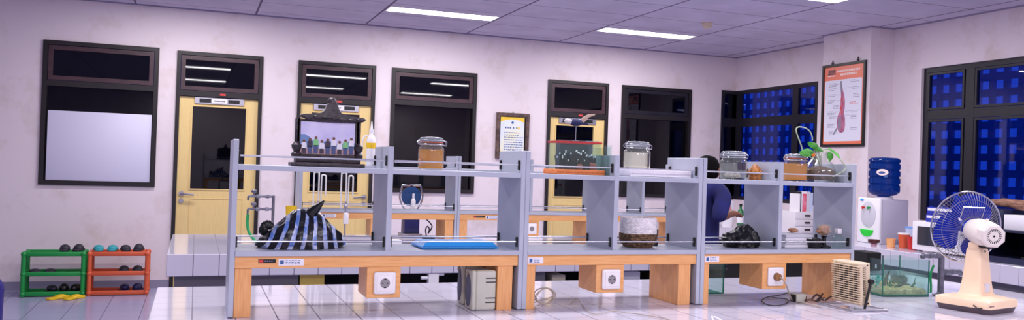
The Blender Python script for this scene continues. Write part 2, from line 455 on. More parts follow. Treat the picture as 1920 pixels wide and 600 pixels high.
# corridor behind the back wall, open air behind the right wall
struct('wall_corridor', MB().box(XL, XR+1.5, YW+2.2, YW+2.3, 0, 3.1).box(XL-.1, XL, YW+.15, YW+2.3, 0, 3.1), 'corridor')
lt = MB()
P = .175
for i in range(46): lt.box(8.05, 8.09, 4.2+i*P, 4.2+i*P+.062, .6, 3.2)
for k in range(16): lt.box(8.052, 8.088, 4.2, 12.2, .62+k*P, .62+k*P+.08)
lt.box(8.05, 8.09, .6, 4.2, .0, 3.2).box(8.05, 8.09, 4.2, 12.2, 0, .6)
struct('wall_breeze_block', lt, 'lattice')

# ------------------------------------------------------------------ windows and doors
def frame_y(mb, x0, x1, z0, z1, w, y0, y1):
    mb.box(x0, x0+w, y0, y1, z0, z1).box(x1-w, x1, y0, y1, z0, z1).box(x0+w, x1-w, y0, y1, z1-w, z1).box(x0+w, x1-w, y0, y1, z0, z0+w)
def frame_x(mb, y0, y1, z0, z1, w, x0, x1):
    mb.box(x0, x1, y0, y0+w, z0, z1).box(x0, x1, y1-w, y1, z0, z1).box(x0, x1, y0+w, y1-w, z1-w, z1).box(x0, x1, y0+w, y1-w, z0, z0+w)
def back_window(n, x0, x1, z1, zm, dark=False):
    t = thing('window_%d' % n, None, None, (x0, YW, ZS), kind='structure')
    f = MB(); frame_y(f, x0, x1, ZS, z1, .045, YW-.025, YW+.08); f.box(x0+.045, x1-.045, YW-.025, YW+.08, zm-.03, zm+.03)
    f.build('frame', 'dark_frame', t, 0)
    s = MB(); frame_y(s, x0+.05, x1-.05, zm+.035, z1-.05, .045, YW-.015, YW+.03)
    s.build('sash', 'black_frame' if dark else 'sash', t, 0)
    MB().box(x0+.09, x1-.09, YW+.005, YW+.011, zm+.075, z1-.09).build('upper_pane', 'pane', t, 0)
    MB().box(x0+.04, x1-.04, YW+.03, YW+.036, ZS+.04, zm-.025).build('lower_pane', 'pane', t, 0)
    return t
back_window(1, -1.52, -.405, 2.60, 2.155)
back_window(2, 2.149, 3.212, 2.572, 2.165)
back_window(3, 5.211, 6.265, 2.563, 2.16, True)
# white board set in the left window
MB().box(-1.455, -.459, YW-.012, YW+.0, 1.143, 1.871, .002).build('whiteboard', 'white_board')
tag(bpy.data.objects['whiteboard'], 'blank whiteboard covering the lower half of the leftmost window', 'whiteboard')
# corner window: a narrow light on the back wall and a wide one on the right wall
t = thing('window_4', None, None, (XR, YW, ZS), kind='structure')
f = MB(); frame_y(f, 6.748, XR+.10, ZS, 2.59, .045, YW-.02, YW+.08); f.box(6.79, XR+.08, YW-.02, YW+.08, 2.09, 2.207)
frame_x(f, 8.33, YW+.06, ZS, 2.59, .05, XR+.0, XR+.04); f.box(XR+.001, XR+.039, 8.38, YW, 2.09, 2.207).box(XR+.002, XR+.038, 8.69, 8.80, ZS+.05, 2.55).box(XR+.002, XR+.038, 9.87, YW-.02, ZS+.05, 2.55)
f.build('frame', 'black_frame', t, 0)
MB().box(XR+.018, XR+.024, 8.36, YW, ZS+.03, 2.56).build('pane', 'pane_blue', t, 0)
MB().box(6.78, XR, YW+.03, YW+.036, ZS+.03, 2.56).build('pane', 'pane', t, 0)
# big right window
t = thing('window_5', None, None, (XR, 6.77, 1.03), kind='structure')
f = MB(); frame_x(f, 1.2, 6.77, 1.03, 2.59, .05, XR+.03, XR+.07)
for y in (6.16, 4.9, 3.6, 2.4): f.box(XR+.031, XR+.069, y, y+.10, 1.06, 2.56)
f.box(XR+.032, XR+.068, 1.23, 6.74, 2.06, 2.15)
f.build('frame', 'black_frame', t, 0)
s = MB()
for a, b in ((6.27, 6.715), (5.01, 6.15), (3.71, 4.89)):
    frame_x(s, a, b, 2.155, 2.535, .022, XR+.025, XR+.06); frame_x(s, a, b, 1.085, 2.055, .022, XR+.025, XR+.06)
s.build('sash', 'black_frame', t, 0)
MB().box(XR+.045, XR+.051, 1.22, 6.75, 1.05, 2.57).build('pane', 'pane_blue', t, 0)

def door(n, x0, x1, z1, lx0, lx1, gx0, gx1, handle_x, handle_dir):
    t = thing('door_%d' % n, None, None, (x0, YW, 0), kind='structure')
    f = MB(); w = .04
    f.box(x0, x0+w, YW-.025, YW+.09, 0, z1).box(x1-w, x1, YW-.025, YW+.09, 0, z1).box(x0+w, x1-w, YW-.025, YW+.09, z1-w, z1).box(x0+w, x1-w, YW-.025, YW+.09, 2.10, 2.16)
    f.build('frame', 'dark_frame', t, 0)
    s = MB(); frame_y(s, x0+.045, x1-.045, 2.165, z1-.045, .045, YW-.015, YW+.03); s.build('transom_sash', 'sash', t, 0)
    MB().box(x0+.08, x1-.08, YW+.005, YW+.011, 2.20, z1-.085).build('transom_pane', 'pane', t, 0)
    lf = MB(); y0, y1 = YW+.005, YW+.045
    lf.box(lx0, gx0, y0, y1, .01, 2.095).box(gx1, lx1, y0, y1, .01, 2.095).box(gx0, gx1, y0, y1, 1.99, 2.095).box(gx0, gx1, y0, y1, .01, 1.085)
    frame_y(lf, gx0-.012, gx1+.012, 1.073, 2.002, .012, YW-.004, YW+.006)
    frame_y(lf, gx0, gx1, .15, .98, .008, YW+.0, YW+.006)
    lf.build('leaf', 'door_wood', t, 0)
    MB().box(gx0-.005, gx1+.005, YW+.02, YW+.026, 1.08, 1.995).build('pane', 'pane', t, 0)
    cx = (lx0+lx1)/2; sw = .26
    sg = MB().box(cx-sw, cx+sw, YW-.012, YW+.004, 2.02, 2.094, .003)
    sg = sg.build('door_closer_plate', 'alu', t, 0)
    b = MB()
    for a in (-.21, .09): b.box(cx+a, cx+a+.12, YW-.016, YW-.0125, 2.037, 2.079)
    b.build('slot', 'black', sg, 0)
    MB().box(cx-.08, cx+.08, YW-.016, YW-.0125, 2.033, 2.083).build('name_label', 'paper', sg, 0)
    m = MB()
    for k in range(7): m.box(cx-.055+k*.016, cx-.055+k*.016+.011, YW-.017, YW-.0155, 2.052, 2.064)
    m.build('lettering', 'print_dark', sg, 0)
    mb = MB().box(cx-.02+.02, cx+.06, YW-.03, YW-.0251, 2.12, 2.142).build('sticker', 'print_red', t, 0)
    if handle_dir:
        h = MB(); hx = handle_x; y = YW+.005
        h.cyl((hx, y, 1.03), (hx, y-.012, 1.03), .027).tube([(hx, y-.01, 1.03), (hx, y-.05, 1.03), (hx+handle_dir*.02, y-.058, 1.03), (hx+handle_dir*.13, y-.055, 1.018)], .011)
        h.cyl((hx, y, .95), (hx, y-.012, .95), .025)
        h.build('handle', 'steel', t)
    return t
door(1, -.225, .678, 2.588, -.186, .643, -.048, .512, -.135, 1)
door(2, 1.066, 1.958, 2.578, 1.105, 1.92, 1.235, 1.784, 1.868, -1)
door(3, 4.163, 5.016, 2.566, 4.20, 4.978, 4.295, 4.82, 0, 0)

# ------------------------------------------------------------------ benches
def bench(name, label, x0, x1, y0, y1, fronts):
    t = thing(name, label, 'workbench', ((x0+x1)/2, (y0+y1)/2, 0))
    w = MB().box(x0, x1, y0, y1, .693, .83, .004, 1)
    w.build('worktop', 'bench_tile', t, 0)
    return t
t = bench('tiled_bench', 'near white tiled workbench carrying the front grey shelf units', -.145, 4.30, 2.60, 4.22, None)
MB().box(-.09, 4.24, 2.68, 4.14, 0, .693).build('cupboard', 'grey_panel', t, 0)
t = bench('tiled_bench', 'rear white tiled workbench nearer the doors behind the front shelves', -.146, 3.90, 5.63, 7.10, None)
MB().box(-.10, .655, 5.70, 7.04, 0, .693).build('cupboard', 'grey_panel', t, 0)
MB().box(.664, .822, 5.695, 5.72, .02, .69).build('cupboard_door', 'yellow_panel', t, 0)
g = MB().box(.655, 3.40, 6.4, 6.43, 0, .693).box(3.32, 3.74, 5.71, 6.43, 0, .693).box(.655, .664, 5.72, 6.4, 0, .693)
g.build('kneehole_shade_board', 'black_matt', t, 0)  # matt black boards paint in the shade of the open knee space
MB().box(2.27, 2.40, 5.705, 6.39, 0, .692).build('support_panel', 'grey_panel', t, 0)
MB().box(3.745, 3.89, 5.665, 7.04, 0, .693).build('end_panel', 'maroon', t, 0)
v = MB(); c = at(812, 519, 5.66)
v.box(c.x-.035, c.x+.035, 5.64, 5.69, c.z-.06, .693).cyl((c.x-.085, 5.66, c.z-.005), (c.x+.02, 5.66, c.z-.005), .012).cyl((c.x-.01, 5.66, c.z+.02), (c.x+.075, 5.66, c.z+.02), .014)
v.build('gas_valve', 'white', t)
# counter along the right wall
t = thing('wall_counter', 'white tiled counter running under the right hand windows', 'counter', (6.3, 6, 0))
MB().box(5.63, XR-.002, YB+.05, 7.155, .693, .83, .004, 1).box(5.63, 6.665, 7.155, 7.895, .693, .83).box(5.63, XR-.002, 7.895, YW-.02, .693, .83).build('worktop', 'bench_tile', t, 0)
MB().box(5.75, 6.64, YB+.08, 9.9, 0, .693).build('cupboard', 'grey_panel', t, 0)
MB().box(5.745, 5.751, 6.3, 9.6, .02, .69).build('recess_shade_sheet', 'black_matt', t, 0)  # black sheet on the cupboard front, painted shade of an open recess

# things under the rear bench
MB().box(2.475, 2.58, 5.745, 5.95, 0.001, .655, .004).build('small_carton', 'pale_carton')
tag(bpy.data.objects['small_carton'], 'tall pale carton in the dark gap under the rear bench', 'box')
o = MB().box(3.06, 3.205, 5.75, 5.95, 0.001, .672, .006).build('white_carton', 'paper'); tag(o, 'pale carton standing in the dark gap under the rear bench end', 'box')

# ------------------------------------------------------------------ reagent shelf units
def shelf_unit(label, x0, x1, yf, divs, legs, sock, stickers, group):
    """a two storey open unit: panels, boards, rails, wooden apron and legs, hanging socket box"""
    yb = yf+.285; zb = .83
    t = thing('shelf_unit', label, 'shelf unit', ((x0+x1)/2, yf+.14, zb), group)
    for a, b in ((x0, x0+.020), (x1-.020, x1)):
        MB().box(a, b, yf, yb, zb+.004, 1.503, .0015, 1).build('side_panel', 'shelf', t, 0)
    MB().box(x0+.020, x1-.020, yf+.002, yb-.002, 1.388, 1.408, .001, 1).build('upper_board', 'shelf', t, 0)
    MB().box(x0+.020, x1-.020, yf-.004, yb, 1.063, 1.082, .001, 1).build('deck_board', 'shelf', t, 0)
    for d in divs:
        MB().box(d-.011, d+.011, yf+.012, yb-.01, 1.082, 1.388).box(d-.011, d+.011, yf+.001, yb-.01, 1.408, 1.499).box(d-.0105, d+.0105, yf+.0005, yf+.012, 1.082, 1.499).build('divider', 'shelf', t, 0)
    ap = MB().box(x0+.020, x1-.020, yf+.006, yf+.026, 1.017, 1.063, .001, 1).box(x0+.020, x1-.020, yb-.026, yb-.006, 1.017, 1.063).build('apron', 'wood', t, 0)
    for a, b in legs:
        MB().box(a, b, yf+.012, yb-.012, zb, 1.0625, .0015, 1).build('leg', 'wood_v', t, 0)
    if sock:
        s0 = sock
        sb = MB().box(s0, s0+.136, yf+.008, yf+.19, .894, 1.017, .0015, 1).build('socket_box', 'wood', t, 0)
        cx, cz = s0+.071, .954
        MB().box(cx-.044, cx+.044, yf-.003, yf+.008, cz-.044, cz+.044, .008, 3).build('socket_plate', 'socket_white', sb)
        MB().box(cx-.032, cx+.032, yf-.006, yf-.002, cz-.032, cz+.032, .003, 2).build('socket_rim', 'socket_white', sb)
        r = MB(); r.cyl((cx, yf-.0075, cz), (cx, yf-.003, cz), .0195, seg=28).build('socket_well', 'socket_grey', sb)
        h = MB()
        for dx in (-.0095, .0095): h.cyl((cx+dx, yf-.0085, cz), (cx+dx, yf-.007, cz), .0028, seg=10)
        h.box(cx-.004, cx+.004, yf-.0085, yf-.007, cz+.014, cz+.019).box(cx-.004, cx+.004, yf-.0085, yf-.007, cz-.019, cz-.014)
        h.build('contact', 'black', sb)
    # rails with black clips, at both storeys, front and back
    bays = sorted([x0+.020]+[v for d in divs for v in (d-.011, d+.011)]+[x1-.020])
    for a, b in zip(bays[::2], bays[1::2]):
        for y in (yf+.022, yb-.03):
            for z in (1.443, 1.117):
                MB().cyl((a, y, z), (b, y, z), .0032, seg=8).build('rail', 'steel', t)
                c = MB()
                for xx, sg in ((a, 1), (b, -1)):
                    e0, e1 = sorted((xx, xx+sg*.007))
                    (c.box(e0, e1, y-.008, y+.008, z-.022, z+.020, .002, 1))
                    c.build('rail_clip', 'black', t, 0); c = MB()
    for kind, a, b in stickers:
        if kind == 'white':
            m = MB(); m.box(a, b, yf+.0045, yf+.006, 1.026, 1.052); m.mi = 1; m.box(a+.006, a+.020, yf+.004, yf+.0046, 1.031, 1.047)
            for k in range(3):
                x = a+.026
                while x < b-.02:
                    w = random.uniform(.006, .014); m.box(x, min(x+w, b-.006), yf+.004, yf+.0046, 1.044-k*.0065, 1.0465-k*.0065); x += w+.003
            m.build('sticker', ['paper', 'print_blue'], t, 0)['label'] = 'white inventory sticker on the apron'
        else:
            m = MB(); m.box(a, b, yf+.0045, yf+.006, 1.037, 1.051); m.mi = 1
            m.box(a+.002, a+.018, yf+.004, yf+.0046, 1.039, 1.049); m.mi = 2
            for k in range(int((b-a-.028)/.008)): m.box(a+.023+k*.008, a+.028+k*.008, yf+.004, yf+.0046, 1.042, 1.046)
            m.build('sticker', ['black', 'print_red', 'print_grey'], t, 0)['label'] = 'black sticker with a red end'
    return t
YN = 3.36; YR = 6.25
shelf_unit('front grey shelf unit on the left, with the striped bag and blue tray', .131, 1.310, YN, [.731], [(.152, .214), (1.203, 1.270)], .652, [('black', .236, .300), ('white', .310, .405)], 'grey shelf units on the near bench')
shelf_unit('middle front grey shelf unit, holding the white and brown basket', 1.311, 2.182, YN, [1.742], [(1.331, 1.373), (2.075, 2.139)], 1.659, [('white', 1.335, 1.405)], 'grey shelf units on the near bench')
shelf_unit('front grey shelf unit at the right end, under the potted cutting', 2.184, 3.065, YN, [2.617], [(2.204, 2.238), (2.975, 3.042)], 2.530, [('white', 2.210, 2.285)], 'grey shelf units on the near bench')
shelf_unit('rear grey shelf unit behind the striped bag, in front of the middle door', .705, 1.885, YR, [1.30], [(.726, .79), (1.795, 1.862)], 1.225, [('black', .80, .86), ('white', .87, .97)], 'grey shelf units on the rear bench')
shelf_unit('middle rear grey shelf unit, below the framed certificate', 1.887, 3.085, YR, [2.49], [(1.908, 1.972), (2.98, 3.05)], 2.43, [('black', 2.02, 2.11), ('white', 2.12, 2.26)], 'grey shelf units on the rear bench')
shelf_unit('rear grey shelf unit seen behind the white and brown basket', 3.087, 3.88, YR, [3.49], [(3.108, 3.17), (3.80, 3.858)], 3.40, [], 'grey shelf units on the rear bench')
M['clear_liquid'] = glass('clear preserving liquid', (226, 230, 226), .3, body=.18, bodyrgb=(220, 220, 214))
M['orange_spec'] = pm('orange specimen', (226, 120, 40), .5, rgb2=(180, 80, 30), scale=40, bump=.3)
M['photo_sky'] = pm('printed sky', (222, 216, 244), .35, rgb2=(196, 192, 232), scale=12)
M['photo_ground'] = pm('printed ground', (206, 160, 166), .35, rgb2=(150, 130, 120), scale=60)
M['photo_hill'] = pm('printed hill', (110, 142, 190), .35)
M['photo_green'] = pm('printed green', (130, 200, 130), .35)
M['photo_jeans'] = pm('printed blue cloth', (70, 84, 130), .4)
M['red_stone'] = pm('reddish stone', (150, 84, 70), .8)
M['navy_feather'] = pm('navy feathers', (30, 36, 84), .7, bump=.3, scale=80)
M['white_feather'] = pm('white feathers', (206, 200, 200), .7, bump=.3, scale=80)
M['pale_feather'] = pm('pale feathers', (196, 170, 150), .7)
M['foam'] = pm('white foam', (236, 230, 238), .9, bump=.3, scale=60)
M['paper_grey'] = pm('off white paper', (206, 206, 216), .8)
def striped(name):
    m, nt, o = new_mat(name); N = nt.nodes.new; L = nt.links.new
    tc = N('ShaderNodeTexCoord'); nz = N('ShaderNodeTexNoise'); nz.inputs['Scale'].default_value = 9; nz.inputs['Detail'].default_value = 3
    L(tc.outputs['Object'], nz.inputs['Vector'])
    sp = N('ShaderNodeSeparateXYZ'); L(tc.outputs['Object'], sp.inputs[0])
    def mt(op, a, b):
        n = N('ShaderNodeMath'); n.operation = op
        for i, v in enumerate((a, b)):
            if hasattr(v, 'links'): L(v, n.inputs[i])
            else: n.inputs[i].default_value = v
        return n.outputs[0]
    # stripes fan out from the knot: narrower towards the top
    x = mt('SUBTRACT', sp.outputs[0], .06)
    k = mt('ADD', 1.0, mt('MULTIPLY', sp.outputs[2], 3.2))
    q = mt('ADD', mt('DIVIDE', mt('MULTIPLY', x, k), .048), mt('MULTIPLY', nz.outputs['Fac'], .5))
    f = mt('FRACT', q, 0); s = mt('GREATER_THAN', f, .62)
    n2 = N('ShaderNodeTexNoise'); n2.inputs['Scale'].default_value = 30; L(tc.outputs['Object'], n2.inputs['Vector'])
    rp = N('ShaderNodeValToRGB'); rp.color_ramp.elements[0].position = .42; rp.color_ramp.elements[0].color = lin((96, 130, 205)); rp.color_ramp.elements[1].position = .6; rp.color_ramp.elements[1].color = lin((196, 204, 232))
    L(n2.outputs['Fac'], rp.inputs[0])
    mx = N('ShaderNodeMix'); mx.data_type = 'RGBA'; mx.inputs[6].default_value = lin((14, 14, 24)); L(rp.outputs[0], mx.inputs[7]); L(s, mx.inputs[0])
    p = N('ShaderNodeBsdfPrincipled'); p.inputs['Roughness'].default_value = .28; L(mx.outputs[2], p.inputs['Base Color'])
    b = N('ShaderNodeBump'); b.inputs['Strength'].default_value = .6; b.inputs['Distance'].default_value = .01
    n3 = N('ShaderNodeTexNoise'); n3.inputs['Scale'].default_value = 26; n3.inputs['Detail'].default_value = 4; L(tc.outputs['Object'], n3.inputs['Vector'])
    L(n3.outputs['Fac'], b.inputs['Height']); L(b.outputs[0], p.inputs['Normal']); L(p.outputs[0], o.inputs[0]); return m
M['striped_film'] = striped('striped plastic film')
M['black_film'] = pm('black plastic film', (12, 12, 16), .3, bump=.7, scale=30)
# ------------------------------------------------------------------ sockets, jars and things on the upper boards
ZU = 1.4087; ZD = 1.0827; ZB = .8307
def jar(label, x, y, z, r, h, fill, liquid, spec, seed):
    t = thing('clip_top_jar', label, 'jar', (x, y, z), 'clip top specimen jars on the upper boards')
    b = r*.97
    MB().lathe([(b*.80, .0), (b*.95, .004), (b, .014), (b, h*.62), (b*.96, h*.67), (b*.80, h*.745), (b*.80, h*.80), (b*.88, h*.81), (b*.88, h*.83),
                (b*.80, h*.83), (b*.76, h*.80), (b*.76, h*.745), (b*.91, h*.66), (b*.95, h*.61), (b*.95, .016), (b*.86, .006)], (x, y, z), 40).build('glass_body', 'clear', t, 50)
    MB().lathe([(b*.945, .007), (b*.945, h*fill), (0.001, h*fill)], (x, y, z), 36).build('liquid', liquid, t, 40)
    MB().lathe([(b*.86, h*.845), (b*.90, h*.86), (b*.90, h*.95), (b*.84, h*.98), (b*.5, h), (.001, h*.995)], (x, y, z), 36).build('lid', 'jar_lid', t, 50)
    MB().tube([(x+b*.885*math.cos(a), y+b*.885*math.sin(a), z+h*.838) for a in [2*PI*i/36 for i in range(36)]], h*.012, 8, closed=True).build('rubber_seal', 'orange' if liquid == 'amber' else 'white', t)
    w = MB(); e = b*.93
    w.tube([(x+e*math.cos(a), y+e*math.sin(a), z+h*.77) for a in [2*PI*i/36 for i in range(36)]], .0018, 6, closed=True)
    w.tube([(x+e*math.cos(a), y+e*math.sin(a), z+h*.90) for a in [2*PI*i/36 for i in range(36)]], .0018, 6, closed=True)
    w.tube([(x+e, y-.01, z+h*.77), (x+e+.012, y-.01, z+h*.74), (x+e+.014, y-.01, z+h*.86), (x+e, y-.01, z+h*.90), (x+e, y+.01, z+h*.90), (x+e+.014, y+.01, z+h*.86), (x+e+.012, y+.01, z+h*.74), (x+e, y+.01, z+h*.77)], .0022, 6)
    w.tube([(x-e, y-.012, z+h*.77), (x-e-.008, y-.012, z+h*.84), (x-e, y-.012, z+h*.91), (x-e, y+.012, z+h*.91), (x-e-.008, y+.012, z+h*.84), (x-e, y+.012, z+h*.77)], .0022, 6)
    w.build('wire_clip', 'steel', t)
    rnd = random.Random(seed)
    for kind, n, rr, mat in spec:
        for k in range(n):
            a = rnd.uniform(0, 2*PI) if n > 2 else (PI if k else 0)+.3; d = rnd.uniform(.2, .62)*b if n > 2 else b*.42
            s = b*rr*rnd.uniform(.8, 1.15)
            MB().ball((x+d*math.cos(a), y+d*math.sin(a), z+.010+s*.7), (s, s*.8, s*.7), 14, 10, .5, 2.2, k*3+seed).build(kind, mat, t)
    return t
M['jar_lid'] = glass('jar lid glass', (215, 222, 226), 1.6, body=.30, bodyrgb=(196, 204, 214))
jar('clip-top jar of amber liquid with tan specimens, leftmost of the four', .930, 3.49, ZU, .056, .139, .62, 'amber', [('specimen', 2, .55, 'flesh')], 1)
j2 = jar('clip-top jar of cloudy cream liquid standing on the white foam board', 1.914, 3.50, 1.442, .064, .128, .60, 'cloudy', [], 2)
j3 = jar('clip-top jar with white shells in clear liquid, next to the brown carved ornament', 2.442, 3.50, ZU, .068, .137, .58, 'clear_liquid', [('shell', 16, .20, 'pale_flesh')], 3)
jar('clip-top jar of amber liquid touching the flask with the cutting', 2.807, 3.50, ZU, .061, .136, .64, 'amber', [('specimen', 5, .42, 'orange_spec')], 4)
l = MB()
for k, dx in enumerate((-.012, .012)): l.box(2.442+dx-.009, 2.442+dx+.009, 3.50-.0695, 3.50-.066, 1.455, 1.49)
l.build('label', 'print_dark', j3, 0)
MB().box(1.914+.024, 1.914+.028, 3.50-.066, 3.50-.058, 1.450, 1.515).build('label', 'print_dark', j2, 0)

# carved photo stand
t = thing('photo_stand', 'dark carved photo stand with a spread-armed figure and group photo', 'photo frame', (.50, 3.50, ZU))
MB().box(.352, .644, 3.44, 3.56, ZU, ZU+.016, .004).box(.372, .628, 3.455, 3.545, ZU+.016, ZU+.036, .004).build('base', 'ebony', t)
for x in (.378, .622):
    m = MB(); m.lathe([(.020, .036), (.022, .05), (.013, .06), (.020, .072), (.022, .085), (.012, .094), (.010, .098)], (x, 3.50, ZU), 16)
    m.box(x-.009, x+.009, 3.492, 3.508, ZU+.09, ZU+.192, .002)
    m.build('post', 'ebony', t)
MB().box(.378, .622, 3.492, 3.50, ZU+.044, ZU+.19).box(.372, .628, 3.485, 3.515, ZU+.036, ZU+.050, .003).build('backing', 'ebony', t, 0)
px0, px1, pz0, pz1, py = .390, .606, 1.455, 1.588, 3.4905
m = MB(); m.box(px0, px1, py, py+.0012, pz0, pz1)
m.mi = 1; m.box(px0, px1, py-.0004, py, pz0, pz0+.030)
m.mi = 2; pts = [(px0, py-.0006, pz0+.060)]
for k in range(13): pts.append((px0+(px1-px0)*k/12, py-.0006, pz0+.052+.008*math.sin(k*1.3)+(.03*max(0, 1-k/4))))
pts.append((px1, py-.0006, pz0+.028)); pts.append((px0, py-.0006, pz0+.028))
m.prism(pts, (0, .0004, 0))
seq = 'wdgwdwwgw'
for k, cde in enumerate(seq):
    x = px0+.014+k*.0236; zt = pz0+.064+.007*((k*7) % 3)
    y = py-.0012-.0001*k; w_ = .0105
    m.mi = {'w': 3, 'd': 4, 'g': 5}[cde]
    m.prism([(x-w_, y, zt-.040), (x-w_, y, zt-.020), (x-w_*.6, y, zt-.014), (x+w_*.6, y, zt-.014), (x+w_, y, zt-.020), (x+w_, y, zt-.040)], (0, .0003, 0))
    m.mi = 7 if k % 3 else 4; m.prism([(x-w_*.8, y, pz0+.006), (x-w_*.8, y, zt-.038), (x+w_*.8, y, zt-.038), (x+w_*.8, y, pz0+.006)], (0, .0003, 0))
    m.mi = 6; m.cyl((x, y, zt-.009), (x, y+.0003, zt-.009), .0058, seg=12)
m.build('photo_print', ['photo_sky', 'photo_ground', 'photo_hill', 'paper', 'print_dark', 'photo_green', 'skin', 'photo_jeans'], t, 0)
f = MB()
f.ball((.512, 3.50, 1.668), (.0195, .018, .024), 18, 12)
f.ball((.512, 3.485, 1.664), (.006, .007, .007), 10, 8)
prof = [(.530, 1.668), (.540, 1.640), (.552, 1.626), (.60, 1.617), (.645, 1.612), (.650, 1.603), (.636, 1.594), (.60, 1.592), (.56, 1.588), (.47, 1.588), (.43, 1.594), (.40, 1.603), (.386, 1.607), (.383, 1.614), (.40, 1.619), (.44, 1.621), (.470, 1.627), (.484, 1.642), (.494, 1.668)]
f.prism([(a, 3.478, b) for a, b in prof], (0, .044, 0), .006)
for k in range(7):
    x = .415+k*.035; f.ball((x, 3.478, 1.604+.004*math.sin(k)), (.016, .006, .008), 10, 6)
f.build('carved_figure', 'ebony', t)

# diorama tank with red rim
t = thing('diorama_tank', 'small glass tank with red rim, black model corals and orange base', 'display tank', (1.594, 3.50, ZU))
MB().box(1.480, 1.712, 3.42, 3.58, ZU, ZU+.022, .003).build('base', 'rust_board', t, 0)
g = MB(); x0, x1, y0, y1, z0, z1 = 1.494, 1.698, 3.435, 3.565, ZU+.022, 1.556
g.box(x0, x1, y0, y0+.003, z0, z1).box(x0, x1, y1-.003, y1, z0, z1).box(x0, x0+.003, y0+.003, y1-.003, z0, z1).box(x1-.003, x1, y0+.003, y1-.003, z0, z1)
g.build('glass_walls', 'clear_green', t, 0)
r = MB(); r.box(x0-.002, x1+.002, y0-.003, y0+.004, z1-.008, z1-.001).box(x0-.002, x1+.002, y1-.004, y1+.003, z1-.008, z1-.001).box(x0-.003, x0+.003, y0, y1, z1-.008, z1-.001).box(x1-.003, x1+.003, y0, y1, z1-.008, z1-.001)
r.build('rim', 'red', t, 0)
MB().box(x0-.002, x1+.002, y0-.002, y1+.002, z1, z1+.004).build('lid', 'clear', t, 0)
cr = MB(); tips = MB(); rnd = random.Random(5)
for k in range(80):
    bx = rnd.uniform(x0+.02, x1-.02); by = rnd.uniform(y0+.02, y1-.02); hh = rnd.uniform(.03, .085)*(1 if bx > 1.55 else .8)
    tx, ty = bx+rnd.uniform(-.018, .018), by+rnd.uniform(-.015, .015)
    cr.tube([(bx, by, z0), ((bx+tx)/2+.004, (by+ty)/2, z0+hh*.5), (tx, ty, z0+hh)], [.012, .010, .005], 7)
    if k % 2: tips.ball((tx, ty, z0+hh), (.004, .004, .008), 8, 6)
cr.build('black_coral', 'black_matt', t); tips.build('white_coral_tips', 'white', t)
rk = MB(); rk.ball((1.60, 3.45, z0+.012), (.018, .012, .014), 12, 8, .4, 2); rk.ball((1.665, 3.45, z0+.015), (.02, .012, .017), 12, 8, .4, 2, 3)
rk.build('red_stone', 'red_stone', t)
# stuffed bird above it
t = thing('bird_specimen', 'small stuffed bird, navy body and pale wing, perched above the red-rimmed tank', 'bird', (1.594, 3.5, 1.56))
b = MB(); b.ball((1.598, 3.5, 1.643), (.034, .02, .017), 16, 10); b.build('body', 'navy_feather', t)
b = MB(); b.ball((1.556, 3.5, 1.646), (.016, .013, .013), 14, 10); b.ball((1.566, 3.5, 1.645), (.018, .014, .013), 12, 8); b.build('head', 'white_feather', t)
MB().cyl((1.542, 3.5, 1.644), (1.528, 3.5, 1.640), .004, .0008, 8).build('beak', 'black', t)
b = MB(); b.prism([(1.615, 3.495, 1.650), (1.630, 3.495, 1.668), (1.658, 3.495, 1.683), (1.694, 3.495, 1.687), (1.690, 3.495, 1.680), (1.660, 3.495, 1.668), (1.645, 3.495, 1.650), (1.628, 3.495, 1.640)], (0, .006, 0), .002); b.build('wing', 'pale_feather', t)
b = MB(); b.prism([(1.626, 3.497, 1.648), (1.66, 3.497, 1.640), (1.66, 3.497, 1.632), (1.626, 3.497, 1.634)], (0, .005, 0), .001); b.build('tail', 'navy_feather', t)
MB().cyl((1.600, 3.5, 1.560), (1.600, 3.5, 1.632), .0015, seg=8).cyl((1.600, 3.5, 1.560), (1.600, 3.5, 1.563), .014, seg=16).build('wire_stand', 'steel', t)

o = MB().box(1.716, 1.726, 3.40, 3.58, ZU, 1.534, .001, 1).build('glass_sheet', 'clear_green'); tag(o, 'upright sheet of greenish glass against the divider by the red-rimmed tank', 'glass sheet')
o = MB().box(1.800, 1.835, 3.60, 3.606, ZU, 1.552, .001, 1).build('glass_strip', 'clear_green'); tag(o, 'narrow upright strip of glass left of the cloudy jar', 'glass sheet')
# white foam board
o = MB().box(1.836, 2.156, 3.415, 3.60, ZU, ZU+.032, .004).build('foam_board', 'foam'); tag(o, 'flat white foam board under the cloudy cream jar', 'foam board')

# carved ornament
t = thing('carved_ornament', 'small pointed brown carved ornament between two jars', 'ornament', (2.568, 3.50, ZU))
MB().lathe([(.030, 0), (.031, .012), (.026, .020), (.028, .028), (.031, .040), (.026, .055), (.016, .068), (.006, .077), (.001, .081)], (2.568, 3.50, ZU), 24).build('body', 'brown', t)
b = MB()
for k in range(10):
    a = 2*PI*k/10; b.ball((2.568+.031*math.cos(a), 3.50+.031*math.sin(a), ZU+.034), (.006, .006, .012), 8, 6)
b.build('petals', 'brown', t)

